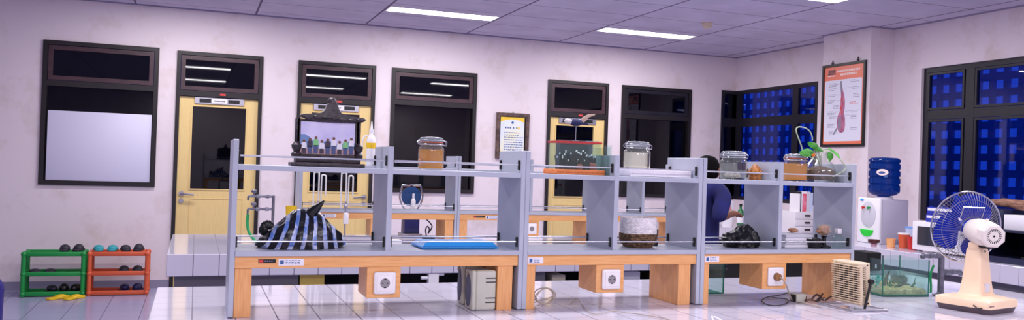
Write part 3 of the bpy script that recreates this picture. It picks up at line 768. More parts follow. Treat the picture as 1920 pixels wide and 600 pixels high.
# flask with a rooted cutting
fx, fy = 2.962, 3.505
t = thing('plant_flask', 'round glass flask of brown soil with a green trailing cutting', 'potted plant', (fx, fy, ZU))
MB().lathe([(.060, 0), (.074, .006), (.082, .03), (.080, .055), (.062, .092), (.040, .120), (.032, .135), (.032, .155), (.036, .160), (.033, .160), (.029, .155), (.029, .135), (.038, .118), (.060, .090), (.077, .055), (.079, .03), (.071, .009)], (fx, fy, ZU), 40).build('glass_body', 'clear', t, 50)
MB().lathe([(.001, .009), (.070, .010), (.077, .03), (.074, .058), (.05, .070), (.03, .078), (.001, .082)], (fx, fy, ZU), 32).build('soil', 'soil', t, 50)
st = MB()
def P(px, py, Y=None): return at(px, py, Y or (3.5 if px < 1560 else 3.5-.11*min(1, (px-1560)/16)))
v1 = [(fx-.005, fy, ZU+.10), P(1508, 287), P(1502, 272), P(1494, 250), P(1493, 242), P(1498, 238), P(1510, 240), P(1519, 247), P(1523, 258), P(1523, 264)]
st.tube(smooth_path(v1, 5), .0032, 8)
v2 = [(fx, fy, ZU+.09), P(1530, 290), P(1540, 281), P(1556, 281), P(1574, 297), P(1580, 304), P(1586, 314), P(1581, 321), P(1573, 326), P(1562, 331, 3.40)]
st.tube(smooth_path(v2, 5), .003, 8)
st.tube(smooth_path([(fx, fy, ZU+.08), P(1535, 285), P(1528, 272)], 5), .003, 8)
st.tube(smooth_path([(fx, fy, ZU+.08), P(1528, 288, 3.45), P(1512, 284, 3.425)], 5), .003, 8)
st.tube(smooth_path([(fx, fy-.01, ZU+.08), P(1540, 288, 3.46), P(1553, 283, 3.45)], 5), .0025, 8)
st.build('stems', 'stem', t)
def leafm(tip, base, w, droop=.2):
    tip, base = Vector(tip), Vector(base); d = tip-base; L = d.length; d.normalize()
    s = d.cross(Vector((0, -1, .3))).normalized(); nrm = s.cross(d).normalized()
    m = MB(); rows = []
    n = 10
    for i in range(n+1):
        q = i/n; ww = w*(math.sin(PI*min(1, q*1.05+.04))**.8)*(1.05-.45*q) if 0 < i < n else .0005
        c = base+d*(L*q)
        rows.append([m.bm.verts.new(c+s*ww*u+nrm*(-.25*abs(u)*ww+.01*math.sin(q*3))) for u in (-1, -.5, 0, .5, 1)])
    for a, b in zip(rows, rows[1:]):
        for i in range(4): m.bm.faces.new((a[i], a[i+1], b[i+1], b[i]))
    r = bmesh.ops.solidify(m.bm, geom=list(m.bm.faces), thickness=.0012)
    return m
for tip, base, w in ((P(1554, 305, 3.45), P(1556, 284, 3.45), .024), (P(1576, 301), P(1555, 277), .023), (P(1537, 281), P(1514, 268), .020), (P(1496, 285, 3.42), P(1526, 285, 3.44), .019), (P(1523, 293, 3.42), P(1499, 287, 3.42), .016), (P(1545, 285), P(1523, 277), .017), (P(1518, 266), P(1536, 281), .018)):
    leafm(tip, base, w).build('leaf', 'leaf', t)
MB().ball(P(1525, 290, 3.45), (.011, .008, .012), 12, 8, .3).build('seed_pod', 'orange_spec', t)

# wash bottle on the rear shelf
c = Vector((1.236, 6.40, 0))
t = thing('wash_bottle', 'white wash bottle with a yellow label and bent spout by the middle door', 'bottle', (c.x, 6.40, ZU), None)
MB().lathe([(.030, 0), (.034, .006), (.034, .19), (.029, .215), (.016, .235), (.016, .25)], (c.x, 6.40, ZU), 24).build('body', 'white', t)
MB().lathe([(.0345, .13), (.0348, .132), (.0348, .172), (.0345, .174)], (c.x, 6.40, ZU), 24).build('label', 'yellow', t)
MB().cyl((c.x, 6.40, ZU+.25), (c.x, 6.40, ZU+.275), .017, seg=20).build('cap', 'white', t)
MB().tube([(c.x, 6.40, ZU+.27), (c.x, 6.40, ZU+.335)], [.012, .004], 10).tube(smooth_path([(c.x-.02, 6.40, ZU+.23), (c.x-.055, 6.40, ZU+.215), (c.x-.068, 6.40, ZU+.16), (c.x-.066, 6.40, ZU+.06)], 5), .006, 8).build('spout', 'white', t)

# ------------------------------------------------------------------ things on the deck boards
# striped bag
def bag_mesh(cx, cy, z0, hx, hy, h, seed, prof=None, fold=.10):
    m = MB(); nu, nv = 72, 26; rows = []
    for j in range(nv+1):
        v = j/nv; row = []
        for i in range(nu):
            a = 2*PI*i/nu; rr = math.sin(PI*.5*min(1, (1-v)*1.0))**.55 if v > 0 else 1
            rr = (1-v**2.2)**.62 if v < 1 else 0
            x = math.cos(a)*rr; y = math.sin(a)*rr
            k = 1+fold*noise.noise(Vector((math.cos(a)*2.2, math.sin(a)*2.2, v*1.6+seed)))+fold*.55*noise.noise(Vector((x*6, y*6, v*5+seed)))
            zz = v*(prof(x) if prof else 1)*h*(1+fold*.8*noise.noise(Vector((x*3, y*3, seed+7))))
            row.append(m.bm.verts.new((cx+x*hx*k*(1-.06*(v < .04)), cy+y*hy*k, z0+max(0, zz))))
        rows.append(row)
    m.skinr(rows); return m
t = thing('plastic_bag', 'knotted black plastic bag with blue-white stripes on the left deck', 'bag', (.41, 3.50, ZD))
m = bag_mesh(.408, 3.505, ZD+.001, .168, .105, .146, 2.3, lambda x: .80+.26*math.exp(-((x-.15)/.62)**2)-.28*max(0, -x-.45), .13)
m.build('bag_body', 'striped_film', t, 60)
kx = at(586, 398, 3.47)
tipp = at(608, 376, 3.46)
MB().tube(smooth_path([(kx.x-.008, 3.49, ZD+.125), (kx.x, 3.475, kx.z), tuple((kx+tipp)/2), tuple(tipp)], 4), [.026, .026, .025, .024, .023, .021, .019, .017, .014, .011, .008, .005, .0015], 8).build('tied_end', 'black_film', t)
kk = at(500, 417, 3.48)
MB().ball((kk.x+.005, 3.48, kk.z-.01), (.024, .02, .018), 14, 10, .4, 3).ball((kk.x-.012, 3.47, kk.z-.028), (.018, .016, .022), 14, 10, .4, 3, 2).build('knot', 'black_film', t)
# blue tray, lying upside down with its flat bottom up
t = thing('tray', 'shallow bright blue plastic tray lying on the left deck', 'tray', (1.05, 3.54, ZD))
m = MB(); z = ZD+.001; a0, a1, b0, b1 = .885, 1.215, 3.412, 3.600
lo = [(a0, b0), (a1, b0), (a1, b1), (a0, b1)]; hi = [(a0+.018, b0+.016), (a1-.018, b0+.016), (a1-.018, b1-.016), (a0+.018, b1-.016)]
def ringv(pts, z): return [m.bm.verts.new((*p_, z)) for p_ in pts]
m.skinr([ringv(lo, z+.002), ringv(lo, z+.006), ringv(hi, z+.026)])
m.build('pan', 'blue', t, 0)
MB().tube([(a0, b0, z+.005), (a1, b0, z+.005), (a1, b1, z+.005), (a0, b1, z+.005)], .0042, 8, closed=True).build('rolled_rim', 'blue', t)
# basket
bx, by = 1.935, 3.505
t = thing('basket', 'round woven basket, white above and brown below, on the middle deck', 'basket', (bx, by, ZD))
def woven(z0, z1, r_of, n, turn, c):
    m = MB()
    for k in range(n):
        z = z0+(z1-z0)*(k+.5)/n; r = r_of(z); pts = []
        for i in range(72):
            a = 2*PI*i/72; pts.append((c[0]+(r+.0022*math.cos(turn*a+PI*k))*math.cos(a), c[1]+(r+.0022*math.cos(turn*a+PI*k))*math.sin(a), z+.0008*math.sin(3*a+k)))
        m.tube(pts, (z1-z0)/n*.62, 6, closed=True)
    return m
rof = lambda z: .058+.024*math.sin(min(1, (z-ZD)/.045)*PI/2)-.002*max(0, (z-ZD-.05)/.08)
woven(ZD+.002, ZD+.063, rof, 7, 18, (bx, by)).lathe([(.0, .002), (.058, .002), (.058, .006), (.0, .006)], (bx, by, ZD), 32).build('lower_weave', 'straw', t, 60)
woven(ZD+.063, ZD+.136, rof, 13, 22, (bx, by)).build('upper_weave', 'white_weave', t, 60)
# black bag lump
t = thing('plastic_bag', 'crumpled plain black plastic bag on the right deck', 'bag', (2.49, 3.51, ZD))
c = at(1390, 440, 3.50)
m = bag_mesh(2.500, 3.505, ZD+.001, .080, .085, .128, 9.1, lambda x: .72+.35*max(0, x+.2), .22); m.build('bag_body', 'black_film', t, 60)
MB().ball((2.412, 3.475, ZD+.036), (.035, .04, .034), 18, 12, .35, 2.5, 4).build('bag_neck', 'black_film', t)
o = MB().box(2.222, 2.275, 3.40, 3.46, ZD+.0005, ZD+.006, .001, 1).build('paper_scrap', 'paper'); tag(o, 'small white paper scrap left of the crumpled black bag', 'paper')
o = MB().box(2.045, 2.066, 3.545, 3.568, ZD, ZD+.018, .004).build('bottle_cap', 'black'); tag(o, 'tiny black cap on the deck right of the woven basket', 'cap')

# right-hand deck: papers, dish, dome specimen, small bottle
zz = ZD+.0005
PAPER = ['topmost', 'second', 'third', 'lowest']
rnd = random.Random(3)
for k in range(4):
    h = .016; m = MB(); ox = rnd.uniform(-.008, .008)
    m.box(2.715+ox, 2.870+ox+.02*(3-k)/3, 3.44, 3.598, zz, zz+h-.0008, .002, 1)
    o = m.build('paper_block', 'paper' if k % 2 == 0 else 'paper_grey'); zz += h
    tag(o, '%s white paper block of the stack under the drawers, right end deck' % PAPER[3-k], 'paper', 'white paper blocks on the right end deck')
def dish(label, c, lx, ly, h, mat):
    m = MB(); rings = []
    for r, z in ((.7, 0), (1, h), (.94, h), (.64, .004)):
        rings.append([m.bm.verts.new((c[0]+math.cos(2*PI*i/28)*lx*r, c[1]+math.sin(2*PI*i/28)*ly*r, c[2]+z)) for i in range(28)])
    m.skinr(rings); o = m.build('dish', mat); return tag(o, label, 'dish')
dish('dark oval dish beside the white paper stack', (2.880, 3.432, ZD+.0005), .044, .036, .045, 'black')
o = MB().ball((2.905, 3.55, zz+.012), (.028, .02, .012), 12, 8, .4).build('dried_specimen', 'flesh'); tag(o, 'brown dried specimen behind the dark oval dish', 'specimen')
o.location = (2.845, 3.55, zz)
dc = Vector((2.945, 3.44, 0))
t = thing('dome_specimen', 'brown skull specimen under a clear bowl on a black stand', 'specimen', (dc.x, 3.44, ZD))
MB().lathe([(.034, 0), (.034, .008), (.012, .014), (.010, .05), (.018, .058), (.0, .060)], (dc.x, 3.44, ZD), 24).build('stand', 'black', t)
MB().ball((dc.x-.004, 3.44, ZD+.088), (.032, .026, .025), 18, 12, .3, 3, 1).ball((dc.x-.032, 3.44, ZD+.082), (.016, .012, .010), 12, 8, .3, 3, 5).build('skull', 'flesh', t)
MB().lathe([(.010, .056), (.026, .062), (.038, .085), (.042, .118), (.040, .118), (.036, .087), (.025, .065)], (dc.x, 3.44, ZD), 28).build('clear_bowl', 'clear', t, 50)
m = MB(); rnd = random.Random(8)
for k in range(5): m.ball((dc.x-.03+rnd.uniform(-.03, .05), 3.52+rnd.uniform(-.015, .02), ZD+.0215), (.02, .016, .012), 10, 8, .4, 3, k)
o = m.build('coral_pieces', 'black'); tag(o, 'dark lumps of coral at the foot of the skull stand', 'coral', kind='stuff')
sc_ = Vector((3.012, 3.418, 0))
t = thing('small_bottle', 'small clear bottle with a square white cap by the end panel', 'bottle', (sc_.x, 3.418, ZD))
MB().lathe([(.022, 0), (.026, .004), (.026, .055), (.014, .068), (.012, .072)], (sc_.x, 3.418, ZD), 20).build('body', 'clear_green', t)
MB().box(sc_.x-.013, sc_.x+.013, 3.405, 3.431, ZD+.072, ZD+.098, .003).build('cap', 'white', t)
M['plaque_blue'] = pm('deep blue plaque', (24, 66, 120), .35)
M['heater_core'] = pm('dark heater inside', (62, 56, 62), .7)
M['brown_plug'] = pm('brown plug', (150, 104, 60), .5)
M['wire_brown'] = pm('brown wires', (110, 78, 56), .6, rgb2=(40, 34, 40), scale=30)
M['fan_blade'] = pm('blue fan blade', (16, 62, 196), .35)
M['grey_cabinet'] = pm('pale grey cabinet', (196, 190, 206), .45)
M['panel_grey'] = pm('pale grey panel', (200, 200, 210), .4)
M['oven_glass'] = pm('dark oven glass', (34, 42, 62), .12, coat=.5)
M['blue_carton'] = pm('blue carton', (24, 44, 170), .5)
M['amber_plastic'] = pm('pale orange plastic', (232, 170, 110), .45)
M['pale_blue'] = pm('pale blue plastic', (196, 210, 240), .4)
M['pale_blue_lid'] = pm('blue lid', (110, 160, 230), .4)
M['pink_foot'] = pm('pink glaze', (200, 150, 170), .3)
M['brown_glaze'] = pm('dark brown glaze', (70, 26, 30), .3)
M['cab_white'] = pm('white cabinet paint', (216, 212, 218), .45)
M['red_print'] = pm('red pink print', (222, 70, 96), .5, rgb2=(236, 150, 170), scale=18)
M['green_glass'] = pm('green bottle glass', (24, 110, 60), .15, coat=.4)
M['navy_board'] = pm('navy painted board', (24, 28, 62), .5)
M['leather'] = pm('brown leather', (150, 90, 70), .4, rgb2=(110, 60, 48), scale=30)
M['bark'] = pm('brown bark', (170, 124, 100), .8, rgb2=(104, 72, 60), scale=30, bump=.6, stretch=(3, .6, 3))
M['lip'] = pm('lips', (120, 60, 56), .5)
M['pale_leaf'] = pm('pale leaves', (210, 214, 226), .5)
# ------------------------------------------------------------------ wall pictures
y = YW-.002
t = thing('framed_certificate', 'brown framed certificate with yellow corners hanging on the back wall', 'certificate', (3.696, YW, 1.54))
m = MB(); x0, x1, z0, z1 = 3.478, 3.914, 1.54, 2.112
frame_y(m, x0, x1, z0, z1, .045, y-.028, y); frame_y(m, x0+.008, x1-.008, z0+.008, z1-.008, .026, y-.034, y-.026); m.build('frame', 'cert_frame', t, 0)
MB().box(x0+.04, x1-.04, y-.012, y-.002, z0+.04, z1-.04).build('mount', 'black', t, 0)
a0, a1, b0, b1 = x0+.058, x1-.062, z0+.055, z1-.05
m = MB(); m.box(a0, a1, y-.014, y-.0125, b0, b1); n = 10
m.mi = 1
pts = [(a0, y-.0150, b1), (a1, y-.0150, b1)]+[(a1+(a0-a1)*i/n, y-.0150, b1-.03-.035*(abs(i/n-.5)*2)**2) for i in range(n+1)]
m.prism(pts, (0, .0008, 0)); m.prism([(a0, y-.0150, b0), (a0+.08, y-.0150, b0), (a0, y-.0150, b0+.05)], (0, .0008, 0))
m.mi = 2; rnd = random.Random(11)
m.cyl(((a0+a1)/2, y-.0158, b1-.07), ((a0+a1)/2, y-.0150, b1-.07), .016, seg=16)
for k in range(10):
    if k in (4, 6): continue
    x = a0+.06+k*.021; m.mi = 1 if k > 7 else 2; m.box(x, x+.015, y-.0156, y-.0148, b1-.145, b1-.125)
m.mi = 2
for r in range(8):
    x = a0+.05; z = b1-.20-r*.030
    while x < a0+.05+(.20 if r < 2 else .25)-.02*(r % 2):
        w_ = rnd.uniform(.012, .03); m.box(x, x+w_, y-.0156, y-.0148, z, z+.009); x += w_+.008
for x in (a0+.10, a0+.16): m.box(x, x+.04, y-.0156, y-.0148, b0+.05, b0+.058)
m.build('paper', ['cert_paper', 'cert_yellow', 'print_blue'], t, 0)
MB().cyl((3.70, y, z1+.012), (3.70, y-.02, z1+.012), .006, seg=8).build('hook', 'black', t)

# poster on the pillar (faces the room, -X)
xp = 6.668
t = thing('anatomy_poster', 'black framed orange anatomy poster hanging on the pillar', 'poster', (xp, 7.535, 1.78))
y0, y1, z0, z1 = 7.205, 7.872, 1.780, 2.702
m = MB(); frame_x(m, y0, y1, z0, z1, .028, xp-.022, xp); m.build('frame', 'black', t, 0)
def yz(u, v): return (y1-.02-(y1-y0-.04)*u, z1-.02-(z1-z0-.04)*v)      # u across from the left, v down
def bar(mb, u0, u1, v0, v1, d):
    a, b = yz(u0, v0), yz(u1, v1); mb.box(xp-.010-d, xp-.010-d+.0009, b[0], a[0], b[1], a[1])
PR = MB(); PR.box(xp-.010, xp-.004, y0+.02, y1-.02, z0+.02, z1-.02); m = PR; m.mi = 1; ps = []
for (u, v, a) in ((.92, .20, 0), (.92, .935, 1), (.06, .935, 2), (.06, .20, 3)):
    for k in range(5):
        q = a*PI/2+k*PI/8-PI/2
        du, dv = math.cos(q)*.03*(1 if True else 1), math.sin(q)*.022
        ps.append(yz(u-.0+du*.9, v+dv*.9))
m.prism([(xp-.0115, a, b) for a, b in ps], (.001, 0, 0))
m.mi = 2; rnd = random.Random(4)
for r, (u, v, n) in enumerate(((.34, .060, 14), (.42, .105, 10))):
    for k in range(n):
        w_ = .030
        bar(m, u+k*.040, u+k*.040+w_, v, v+.026, .0016)
m.mi = 3
bar(m, .10, .30, .095, .108, .0016)
for k in range(4): bar(m, .115+k*.046, .15+k*.046, .045, .090, .0016)
m.mi = 2; bar(m, .10, .29, .118, .130, .0016)
def poster_shape(pts, d=.002): return [(xp-.010-d, *yz(u, v)) for u, v in pts]
m.mi = 4; m.prism(poster_shape([(.44, .20), (.47, .26), (.50, .33), (.53, .38), (.55, .45), (.55, .55), (.53, .60), (.56, .66), (.57, .76), (.55, .83), (.49, .85), (.42, .84), (.38, .79), (.36, .72), (.38, .64), (.43, .58), (.43, .50), (.45, .40), (.44, .30)]), (.001, 0, 0))
m.mi = 5; m.prism(poster_shape([(.40, .66), (.46, .64), (.47, .78), (.43, .82), (.39, .76)], .0024), (.0006, 0, 0)); m.prism(poster_shape([(.42, .20), (.46, .20), (.475, .34), (.44, .34)], .0024), (.0006, 0, 0))
m.prism(poster_shape([(.36, .78), (.38, .80), (.30, .87), (.27, .87)], .0024), (.0006, 0, 0)); m.mi = 6
for u, v in ((.47, .40), (.49, .47), (.46, .52), (.48, .57)): bar(m, u-.012, u+.014, v, v+.05, .0028)
rows = [(.14, .22), (.13, .285), (.13, .36), (.12, .43), (.26, .50), (.12, .575), (.16, .64), (.12, .735), (.17, .83), (.66, .20), (.72, .285), (.74, .37), (.66, .47), (.70, .575), (.70, .635), (.70, .79)]
for u, v in rows:
    m.mi = 6 if v == .47 else 5; tgt = m
    for l_ in range(3 if rnd.random() < .4 else 2):
        x = u
        while x < u+rnd.uniform(.10, .20):
            w_ = rnd.uniform(.02, .05); bar(tgt, x, min(x+w_, .90), v+l_*.018, v+l_*.018+.006, .0018); x += w_+.008
m.mi = 5
for u0, u1, v in ((.28, .44, .235), (.30, .44, .37), (.28, .43, .44), (.30, .42, .58), (.56, .70, .58), (.55, .68, .63), (.52, .70, .29)): bar(m, u0, u1, v, v+.003, .0018)
m.build('print', ['orange_print', 'poster_white', 'print_white', 'print_dark', 'muscle', 'print_grey', 'print_red'], t, 0)
for yy in (7.33, 7.72):
    MB().box(xp-.018, xp, yy-.012, yy+.012, z1, z1+.022, .003).cyl((xp-.009, yy, z1+.02), (xp-.009, yy, z1+.045), .006, seg=8).build('hanger', 'black', t)

# ------------------------------------------------------------------ things on the rear bench
def tap(label, x, yy, z0, arms, mat='pipe', r=.010, hose=None, cap=True):
    t = thing('laboratory_tap', label, 'tap', (x, yy, z0))
    top = max(a[1] for a in arms)
    MB().lathe([(r*2.6, 0), (r*2.6, .006), (r*1.3, .012), (r, .02)], (x, yy, z0), 20).cyl((x, yy, z0+.015), (x, yy, top), r, seg=16).ball((x, yy, top), r*1.12, 14, 8).build('riser', mat, t)
    for L, z, drop in arms:
        sg = 1 if L > 0 else -1
        m = MB(); m.cyl((x, yy, z), (x+L, yy, z), r*.85, seg=14)
        for q in (.25, .62): m.cyl((x+L*q-.012*sg, yy, z), (x+L*q+.012*sg, yy, z), r*(1.3 if r < .012 else 1.0), seg=8)
        m.tube([(x+L-.004*sg, yy, z), (x+L+.004*sg, yy, z-.006), (x+L+.006*sg, yy, z-drop)], [r*.9, r*.9, r*.6], 12)
        m.build('arm', mat, t)
        if cap:
            hx = x+L*.80
            MB().cyl((hx, yy, z), (hx, yy, z+r*2.4), r*.7, seg=12).lathe([(r*1.0, r*2.4), (r*1.9, r*2.7), (r*1.9, r*4.0), (r*1.2, r*4.6)], (hx, yy, z), 10).build('handle', mat, t)
    return t
za = at(465, 368, 6.2)
tp = tap('two-armed grey laboratory tap beyond the knot of the striped bag', .522, 6.20, ZB, [(-.165, 1.172, .03), (-.165, 1.083, .04)])
h = MB(); hs = [(.355, 6.20, 1.045), (.352, 6.195, .99), (.362, 6.185, .93), (.392, 6.17, .88), (.43, 6.15, .849), (.50, 6.12, .843)]
h.tube(smooth_path(hs, 6), .0105, 10).build('hose', 'hose_green', tp)
c = at(546, 390, 6.35)
t = thing('yellow_cup', 'small yellow plastic cup behind the striped bag, by the tap', 'cup', (c.x, 6.12, ZB))
c = at(546, 398, 6.12)
MB().lathe([(.028, 0), (.030, .01), (.030, .03)], (c.x, 6.12, ZB), 20).cyl((c.x, 6.12, ZB+.03), (c.x, 6.12, c.z-.03), .010, seg=12).build('stand', 'yellow', t)
MB().lathe([(.02, 0), (.036, .01), (.040, .075), (.036, .075), (.033, .012)], (c.x, 6.12, c.z-.03), 24).build('bowl', 'yellow', t)

# stands of white glass tubes
def tube_stand(label, x, yy, seed):
    t = thing('tube_stand', label, 'laboratory stand', (x, yy, ZB), 'stands with white tubes on the rear bench')
    MB().lathe([(.062, 0), (.062, .012), (.045, .022), (.014, .03)], (x, yy, ZB), 28).build('base', 'chrome', t)
    MB().cyl((x, yy, ZB+.02), (x, yy, 1.36), .006, seg=10).build('rod', 'steel', t)
    for k, (dx, z0, z1, wd) in enumerate(((-.012, 1.10, 1.355, .034), (.040, 1.14, 1.335, .030))):
        m = MB(); a = x+dx-.026
        m.tube(smooth_path([(a, yy-.02, z0), (a, yy-.02, z1-.02), (a+.006, yy-.02, z1-.004), (a+wd/2, yy-.02, z1), (a+wd-.006, yy-.02, z1-.004), (a+wd, yy-.02, z1-.02), (a+wd, yy-.02, z0+.05)], 4), .0058, 10)
        m.build('glass_tube', 'white_tube', t)
    MB().box(x-.012, x+.012, yy-.03, yy+.012, 1.10, 1.13, .003).build('clamp', 'alu', t)
    MB().box(x-.014, x+.020, yy-.035, yy+.010, .99, 1.07, .006).build('clamp_body', 'white', t)
    return t
M['white_tube'] = pm('white tubing', (222, 222, 220), .3)
c1 = at(596, 350, 6.10); c2 = at(650, 350, 6.10)
tube_stand('left one of two stands with hooked white tubes behind the striped bag', c1.x+.01, 6.12, 1)
tube_stand('right one of two stands with hooked white tubes, nearer the door handle', c2.x, 6.12, 2)
# grey stack at the bench edge
c = at(642, 455, 5.85); d = at(697, 455, 5.85)
zz = ZB
for k, (hh, mt, lb) in enumerate(((.028, 'paper', 'bottom white folder of the flat stack right of the striped bag'), (.030, 'paper_grey', 'middle pale folder of the flat stack right of the striped bag'), (.022, 'grey_folder', 'top grey folder of the flat stack right of the striped bag'))):
    if k == 0: M['grey_folder'] = pm('grey folder', (150, 146, 160), .5)
    m = MB().box(c.x+.006*k, d.x+.06, 5.72+.012*k, 5.95, zz, zz+hh-.0008, .003); o = m.build('folder', mt if mt != 'grey_folder' else 'grey_folder'); zz += hh
    tag(o, lb, 'folder', 'flat folders on the rear bench')
c = at(729, 452, 5.9)
zz = ZB
for k, (hh, mt, lb) in enumerate(((.016, 'cyan', 'teal box at the bottom of the little stack against the divider'), (.028, 'paper', 'lower white box of the little stack against the divider'), (.024, 'white', 'upper white box of the little stack against the divider'))):
    o = MB().box(c.x-.01, c.x+.055+.012*k, 5.84, 5.94, zz, zz+hh-.0008, .003).build('small_box', mt); zz += hh; tag(o, lb, 'box')
# round plaque in a lyre frame
c = at(771, 372, 6.88)
t = thing('lyre_trophy', 'round blue trophy in a silver lyre frame on a dark box', 'trophy', (c.x, 6.88, ZB))
MB().box(c.x-.085, c.x+.085, 6.80, 6.96, ZB, ZB+.035, .006).build('plinth', 'alu', t)
MB().box(c.x-.062, c.x+.062, 6.815, 6.945, ZB+.035, ZB+.20, .005).build('box', 'navy', t)
MB().box(c.x-.07, c.x+.07, 6.83, 6.93, ZB+.20, ZB+.225, .005).build('collar', 'alu', t)
MB().cyl((c.x, 6.875, 1.165), (c.x, 6.89, 1.165), .082, seg=40).build('disc', 'plaque_blue', t)
m = MB()
for s in (-1, 1):
    m.tube(smooth_path([(c.x+s*.045, 6.88, ZB+.222), (c.x+s*.080, 6.88, 1.10), (c.x+s*.098, 6.88, 1.165), (c.x+s*.086, 6.88, 1.215), (c.x+s*.078, 6.88, 1.262)], 5), .007, 8)
m.tube([(c.x-.078, 6.88, 1.257), (c.x-.02, 6.88, 1.252), (c.x, 6.88, 1.262), (c.x+.02, 6.88, 1.252), (c.x+.078, 6.88, 1.257)], .008, 8)
m.build('lyre_frame', 'chrome', t)
m = MB(); m.lathe([(.020, 0), (.020, .055), (.014, .07), (.010, .075), (.010, .115), (.0, .117)], (c.x+.012, 6.855, 1.075), 16); m.box(c.x-.012, c.x+.036, 6.84, 6.874, 1.052, 1.075, .003)
m.build('white_tower', 'white', t)
# black device with cable loops
c = at(808, 440, 6.35)
t = thing('black_device', 'small black device with a looping cable under the rear shelf', 'device', (c.x, 6.40, ZB))
MB().box(c.x-.045, c.x+.04, 6.37, 6.45, ZB, ZB+.05, .006).build('body', 'black', t)
MB().tube(smooth_path([(c.x-.02, 6.41, ZB+.05), (c.x-.03, 6.40, ZB+.10), (c.x-.015, 6.40, ZB+.125), (c.x, 6.40, ZB+.10), (c.x-.01, 6.40, ZB+.07), (c.x+.02, 6.40, ZB+.12), (c.x+.0, 6.40, ZB+.155), (c.x-.03, 6.40, ZB+.18)], 6), .005, 8).build('cable', 'cable_dark', t)
c = at(825, 441, 5.80)
o = MB().box(at(795, 441, 5.8).x, at(838, 441, 5.8).x, 5.75, 5.90, ZB, ZB+.022, .005).build('black_tray', 'black'); tag(o, 'flat black tray on the rear bench behind the blue tray', 'tray')

# ------------------------------------------------------------------ things on the near bench
# pair of old computer speakers
def speaker(label, x0, x1, y0, y1, h):
    t = thing('computer_speaker', label, 'speaker', ((x0+x1)/2, (y0+y1)/2, ZB), 'old beige computer speakers')
    MB().box(x0+.018, x1, y0, y1, ZB, ZB+h, .010, 3).build('cabinet', 'old_beige', t)
    cy, cz = (y0+y1)/2, ZB+h*.44
    m = MB(); m.box(x0, x0+.020, y0-.001, y1+.001, ZB, ZB+h+.001, .009, 3); m.build('front_panel', 'old_beige', t)
    ry = (y1-y0)*.38
    m = MB(); m.prism([(x0-.003, cy+ry*math.cos(a), cz+h*.36*math.sin(a)*(1.25 if math.sin(a) > 0 else 1)) for a in [2*PI*i/32 for i in range(32)]], (.006, 0, 0), .001); m.build('cloth_grille', 'grille', t)
    MB().cyl((x0-.008, cy+ry*.3, ZB+h*.88), (x0+.004, cy+ry*.3, ZB+h*.88), .010, seg=16).build('knob', 'cable_beige', t)
    m = MB()
    for z in (.80, .70, .30, .19): m.box(x0+.06, x1-.004, y0-.0016, y0+.002, ZB+h*z, ZB+h*z+.004)
    m.build('vent_slot', 'cable_dark', t, 0); bpy.data.objects['vent_slot']['kind'] = 'stuff'
    return t
speaker('front one of two beige computer speakers, its vented side facing out', 1.092, 1.199, 3.372, 3.47, .166)
sp2 = speaker('rear one of two beige computer speakers, mostly hidden behind the other', 1.098, 1.199, 3.53, 3.60, .172)

# white fan heater leaning on its stand
t = thing('fan_heater', 'beige box fan heater with slatted grille leaning on a wire stand', 'heater', (2.90, 3.17, ZB))
x0, x1, y0, y1, z0, z1 = 2.846, 2.912, 3.085, 3.262, ZB+.022, 1.048
tilt = Matrix.Translation((2.90, 3.17, ZB+.02)) @ Matrix.Rotation(math.radians(-3), 4, 'Y') @ Matrix.Translation((-2.90, -3.17, -ZB-.02))
m = MB(); m.box(x0+.02, x1, y0, y1, z1-.022, z1, .008, 3).box(x0+.02, x1, y0, y1, z0, z0+.02, .006).box(x1-.02, x1, y0, y1, z0, z1, .004).box(x0+.012, x0+.03, y0, y0+.014, z0, z1, .003).box(x0+.012, x0+.03, y1-.012, y1, z0, z1, .003)
m.xf(tilt).build('housing', 'beige', t)
m = MB().box(x0+.030, x1-.012, y0+.014, y1-.012, z0+.02, z1-.02); m.xf(tilt).build('dark_core', 'heater_core', t, 0)
m = MB(); n = 17
for k in range(n):
    z = z0+.012+(z1-z0-.03)*k/(n-1)
    m.box(x0+.004, x0+.012, y0-.002, y1+.002, z, z+.0036)
for k in range(6):
    yy = y0+.012+(y1-y0-.024)*k/5; m.box(x0+.010, x0+.016, yy-.002, yy+.002, z0+.01, z1-.014)
m.xf(tilt).build('front_grille', 'beige', t, 0)
m = MB()
for k in range(n):
    z = z0+.022+(z1-z0-.05)*k/(n-1); m.box(x0+.028, x1-.02, y0-.002, y0+.004, z, z+.0036)
m.xf(tilt).build('side_grille', 'beige', t, 0)
m = MB(); m.box(x1-.004, x1+.002, y0, y1, z0, z1); m.xf(tilt); m.build('back_cover', 'beige', t, 0)
m = MB(); zf = ZB+.006
m.tube([(2.79, 3.285, zf), (2.79, 3.065, zf), (2.985, 3.055, zf), (2.985, 3.285, zf)], .005, 8, closed=True); m.build('wire_foot', 'steel', t)
m = MB(); m.tube([(2.872, y0-.010, zf+.004), (2.905, y0-.012, .97)], .006, 8).cyl((2.905, y0-.020, .965), (2.905, y0+.004, .965), .011, seg=12); m.build('stand_strut', 'black', t)
